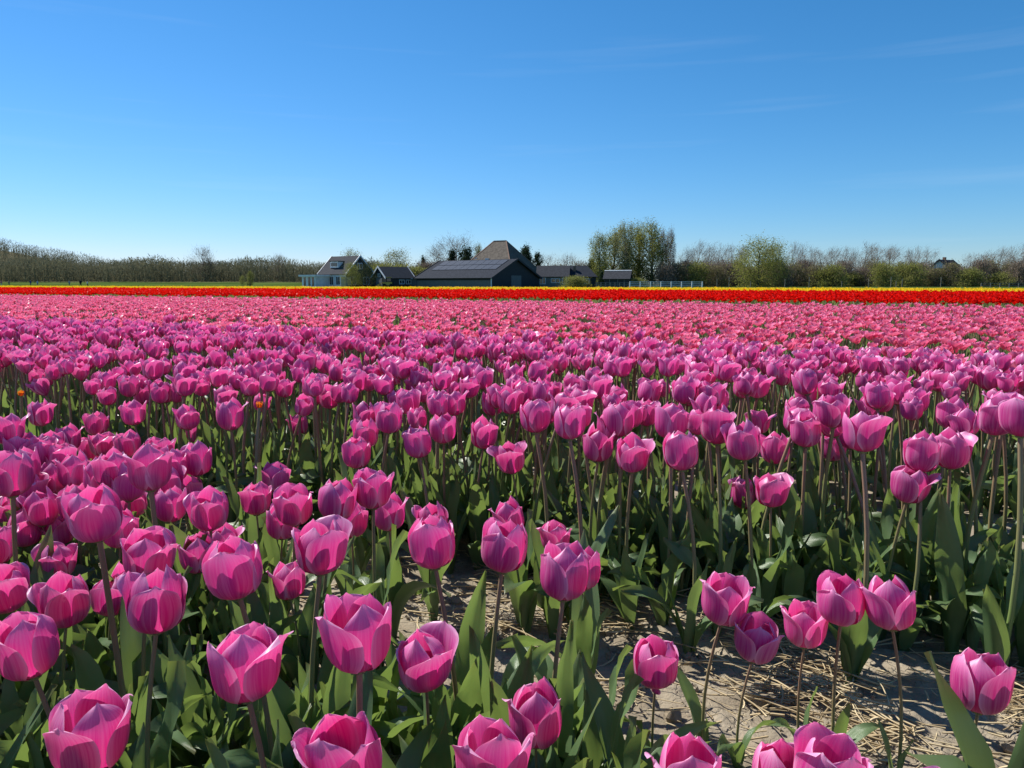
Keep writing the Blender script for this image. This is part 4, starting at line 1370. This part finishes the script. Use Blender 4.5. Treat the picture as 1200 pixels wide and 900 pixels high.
q = Q(); slab(q, (-2.2, -.8, .2), (-1.7, -.8, .15), (-1.7, .8, .15), (-2.2, .8, .2), .05); slab(q, (-1.72, -.8, .2), (-1.66, -.8, .95), (-1.66, .8, .95), (-1.72, .8, .2), .05); q.box(-2.1, -1.7, -.82, -.78, .2, .7); q.box(-2.1, -1.7, .78, .82, .2, .7)
mesh_part('bucket', q, 'loader_yellow', ld)

# ------------------------------------------------------------------ people on the far path
CLOTH = {}
def cloth(c):
    if c not in CLOTH:
        CLOTH[c] = 'cloth_%d' % len(CLOTH); M[CLOTH[c]] = mplain('cloth', c, .9)
    return CLOTH[c]


M['skin'] = mplain('skin', (.50, .33, .25), .6)
M['hair'] = mplain('hair', (.06, .04, .03), .8)


def skin_mesh(name, verts, edges, radii, mat):
    me = bpy.data.meshes.new(name); me.from_pydata(verts, edges, [])
    o = bpy.data.objects.new(name, me); C.objects.link(o)
    md = o.modifiers.new('skin', 'SKIN'); o.modifiers.new('sub', 'SUBSURF').levels = 1
    sv = me.skin_vertices[0].data if me.skin_vertices else None
    if sv is None:
        return o
    for i, rr in enumerate(radii): sv[i].radius = rr if isinstance(rr, tuple) else (rr, rr)
    sv[0].use_root = True
    return o


def person(px, foot, Y, top_c, leg_c, h, stride, rz, label):
    x = (px - 600) / FPX * Y; g = float(ground_z(x, Y)) - .03
    root = link('person', None, loc=(x, Y, g)); root.rotation_euler = (0, 0, rz); root.scale = (h / 1.75,) * 3
    tag(root, label, 'person')
    st = stride
    q = Q()   # one continuous lofted body from hips to crown, with limbs grown out of it
    def loft(q, pts, rx, ry, n=10):
        pts = np.array(pts); th = np.arange(n) * 2 * math.pi / n
        V = np.concatenate([np.stack([p[0] + np.cos(th) * a, p[1] + np.sin(th) * b, np.full(n, p[2])], 1) for p, a, b in zip(pts, rx, ry)])
        F = [(i * n + j, i * n + (j + 1) % n, (i + 1) * n + (j + 1) % n, (i + 1) * n + j) for i in range(len(pts) - 1) for j in range(n)]
        q.add(V, F)
    loft(q, [(0, 0, .86), (0, 0, .95), (0, 0, 1.08), (0, 0, 1.25), (0, 0, 1.38), (0, 0, 1.44), (0, 0, 1.49), (0, .01, 1.53), (0, .015, 1.60), (0, .015, 1.68), (0, .01, 1.745), (0, .01, 1.755)],
         [.08, .17, .16, .19, .20, .13, .06, .06, .078, .082, .055, .01], [.08, .12, .11, .125, .11, .08, .06, .065, .095, .10, .07, .01])
    for s in (-1, 1):
        q.tube([(.09 * s, 0, .93), (.10 * s, st * s * .5, .50), (.10 * s, st * s - .03, .10), (.10 * s, st * s, .03), (.10 * s, st * s + .17, .03)], np.array([.095, .062, .045, .045, .03]), 7)
        q.tube([(.19 * s, 0, 1.39), (.24 * s, -st * s * .35, 1.13), (.25 * s, -st * s * .7 + .06, .90), (.245 * s, -st * s * .8 + .08, .80)], np.array([.055, .045, .033, .025]), 6)
    mesh_part('body', q, 'skin', root, True)
    q = Q(); loft(q, [(0, 0, .84), (0, 0, .95), (0, 0, 1.08), (0, 0, 1.25), (0, 0, 1.38), (0, 0, 1.45), (0, 0, 1.475)], [.185, .185, .175, .205, .215, .145, .075], [.14, .135, .125, .14, .125, .095, .075])
    for s in (-1, 1):
        q.tube([(.19 * s, 0, 1.40), (.24 * s, -st * s * .35, 1.13), (.25 * s, -st * s * .7 + .06, .90)], np.array([.07, .058, .046]), 7)
    mesh_part('jacket', q, cloth(top_c), root, True)
    q = Q()
    for s in (-1, 1):
        q.tube([(.085 * s, 0, .96), (.10 * s, st * s * .5, .50), (.10 * s, st * s - .03, .09)], np.array([.11, .078, .062]), 8)
    mesh_part('trousers', q, cloth(leg_c), root, True)
    q = Q(); loft(q, [(0, -.012, 1.62), (0, -.012, 1.68), (0, 0, 1.74), (0, 0, 1.775)], [.088, .092, .07, .01], [.095, .105, .08, .01]); mesh_part('hair', q, 'hair', root, True)


person(7, 336, 205, (.55, .20, .18), (.5, .48, .44), 1.72, .16, 1.3, 'person in a reddish jacket and pale trousers walking past the wood')
person(16, 336, 208, (.12, .14, .13), (.05, .05, .06), 1.65, .12, 1.7, 'person in dark grey following the one in a reddish jacket')
person(41, 336, 203, (.04, .06, .22), (.05, .05, .09), 1.80, .14, -1.4, 'person in a navy blue jacket walking beside one in light blue')
person(49, 336, 203, (.35, .45, .60), (.10, .12, .2), 1.70, .15, -1.5, 'person in a light blue jacket walking beside one in navy')
person(86, 336, 204, (.25, .33, .36), (.10, .12, .15), 1.74, .13, 1.5, 'person in a grey-blue jacket walking alone behind the yellow band')
person(99, 336, 202, (.012, .012, .014), (.012, .012, .014), 1.90, .10, .3, 'person dressed all in black standing by the crouching one')
person(107, 336, 204, (.70, .72, .74), (.14, .09, .06), 1.55, .08, 2.6, 'short person in a white jacket beside the one in black')
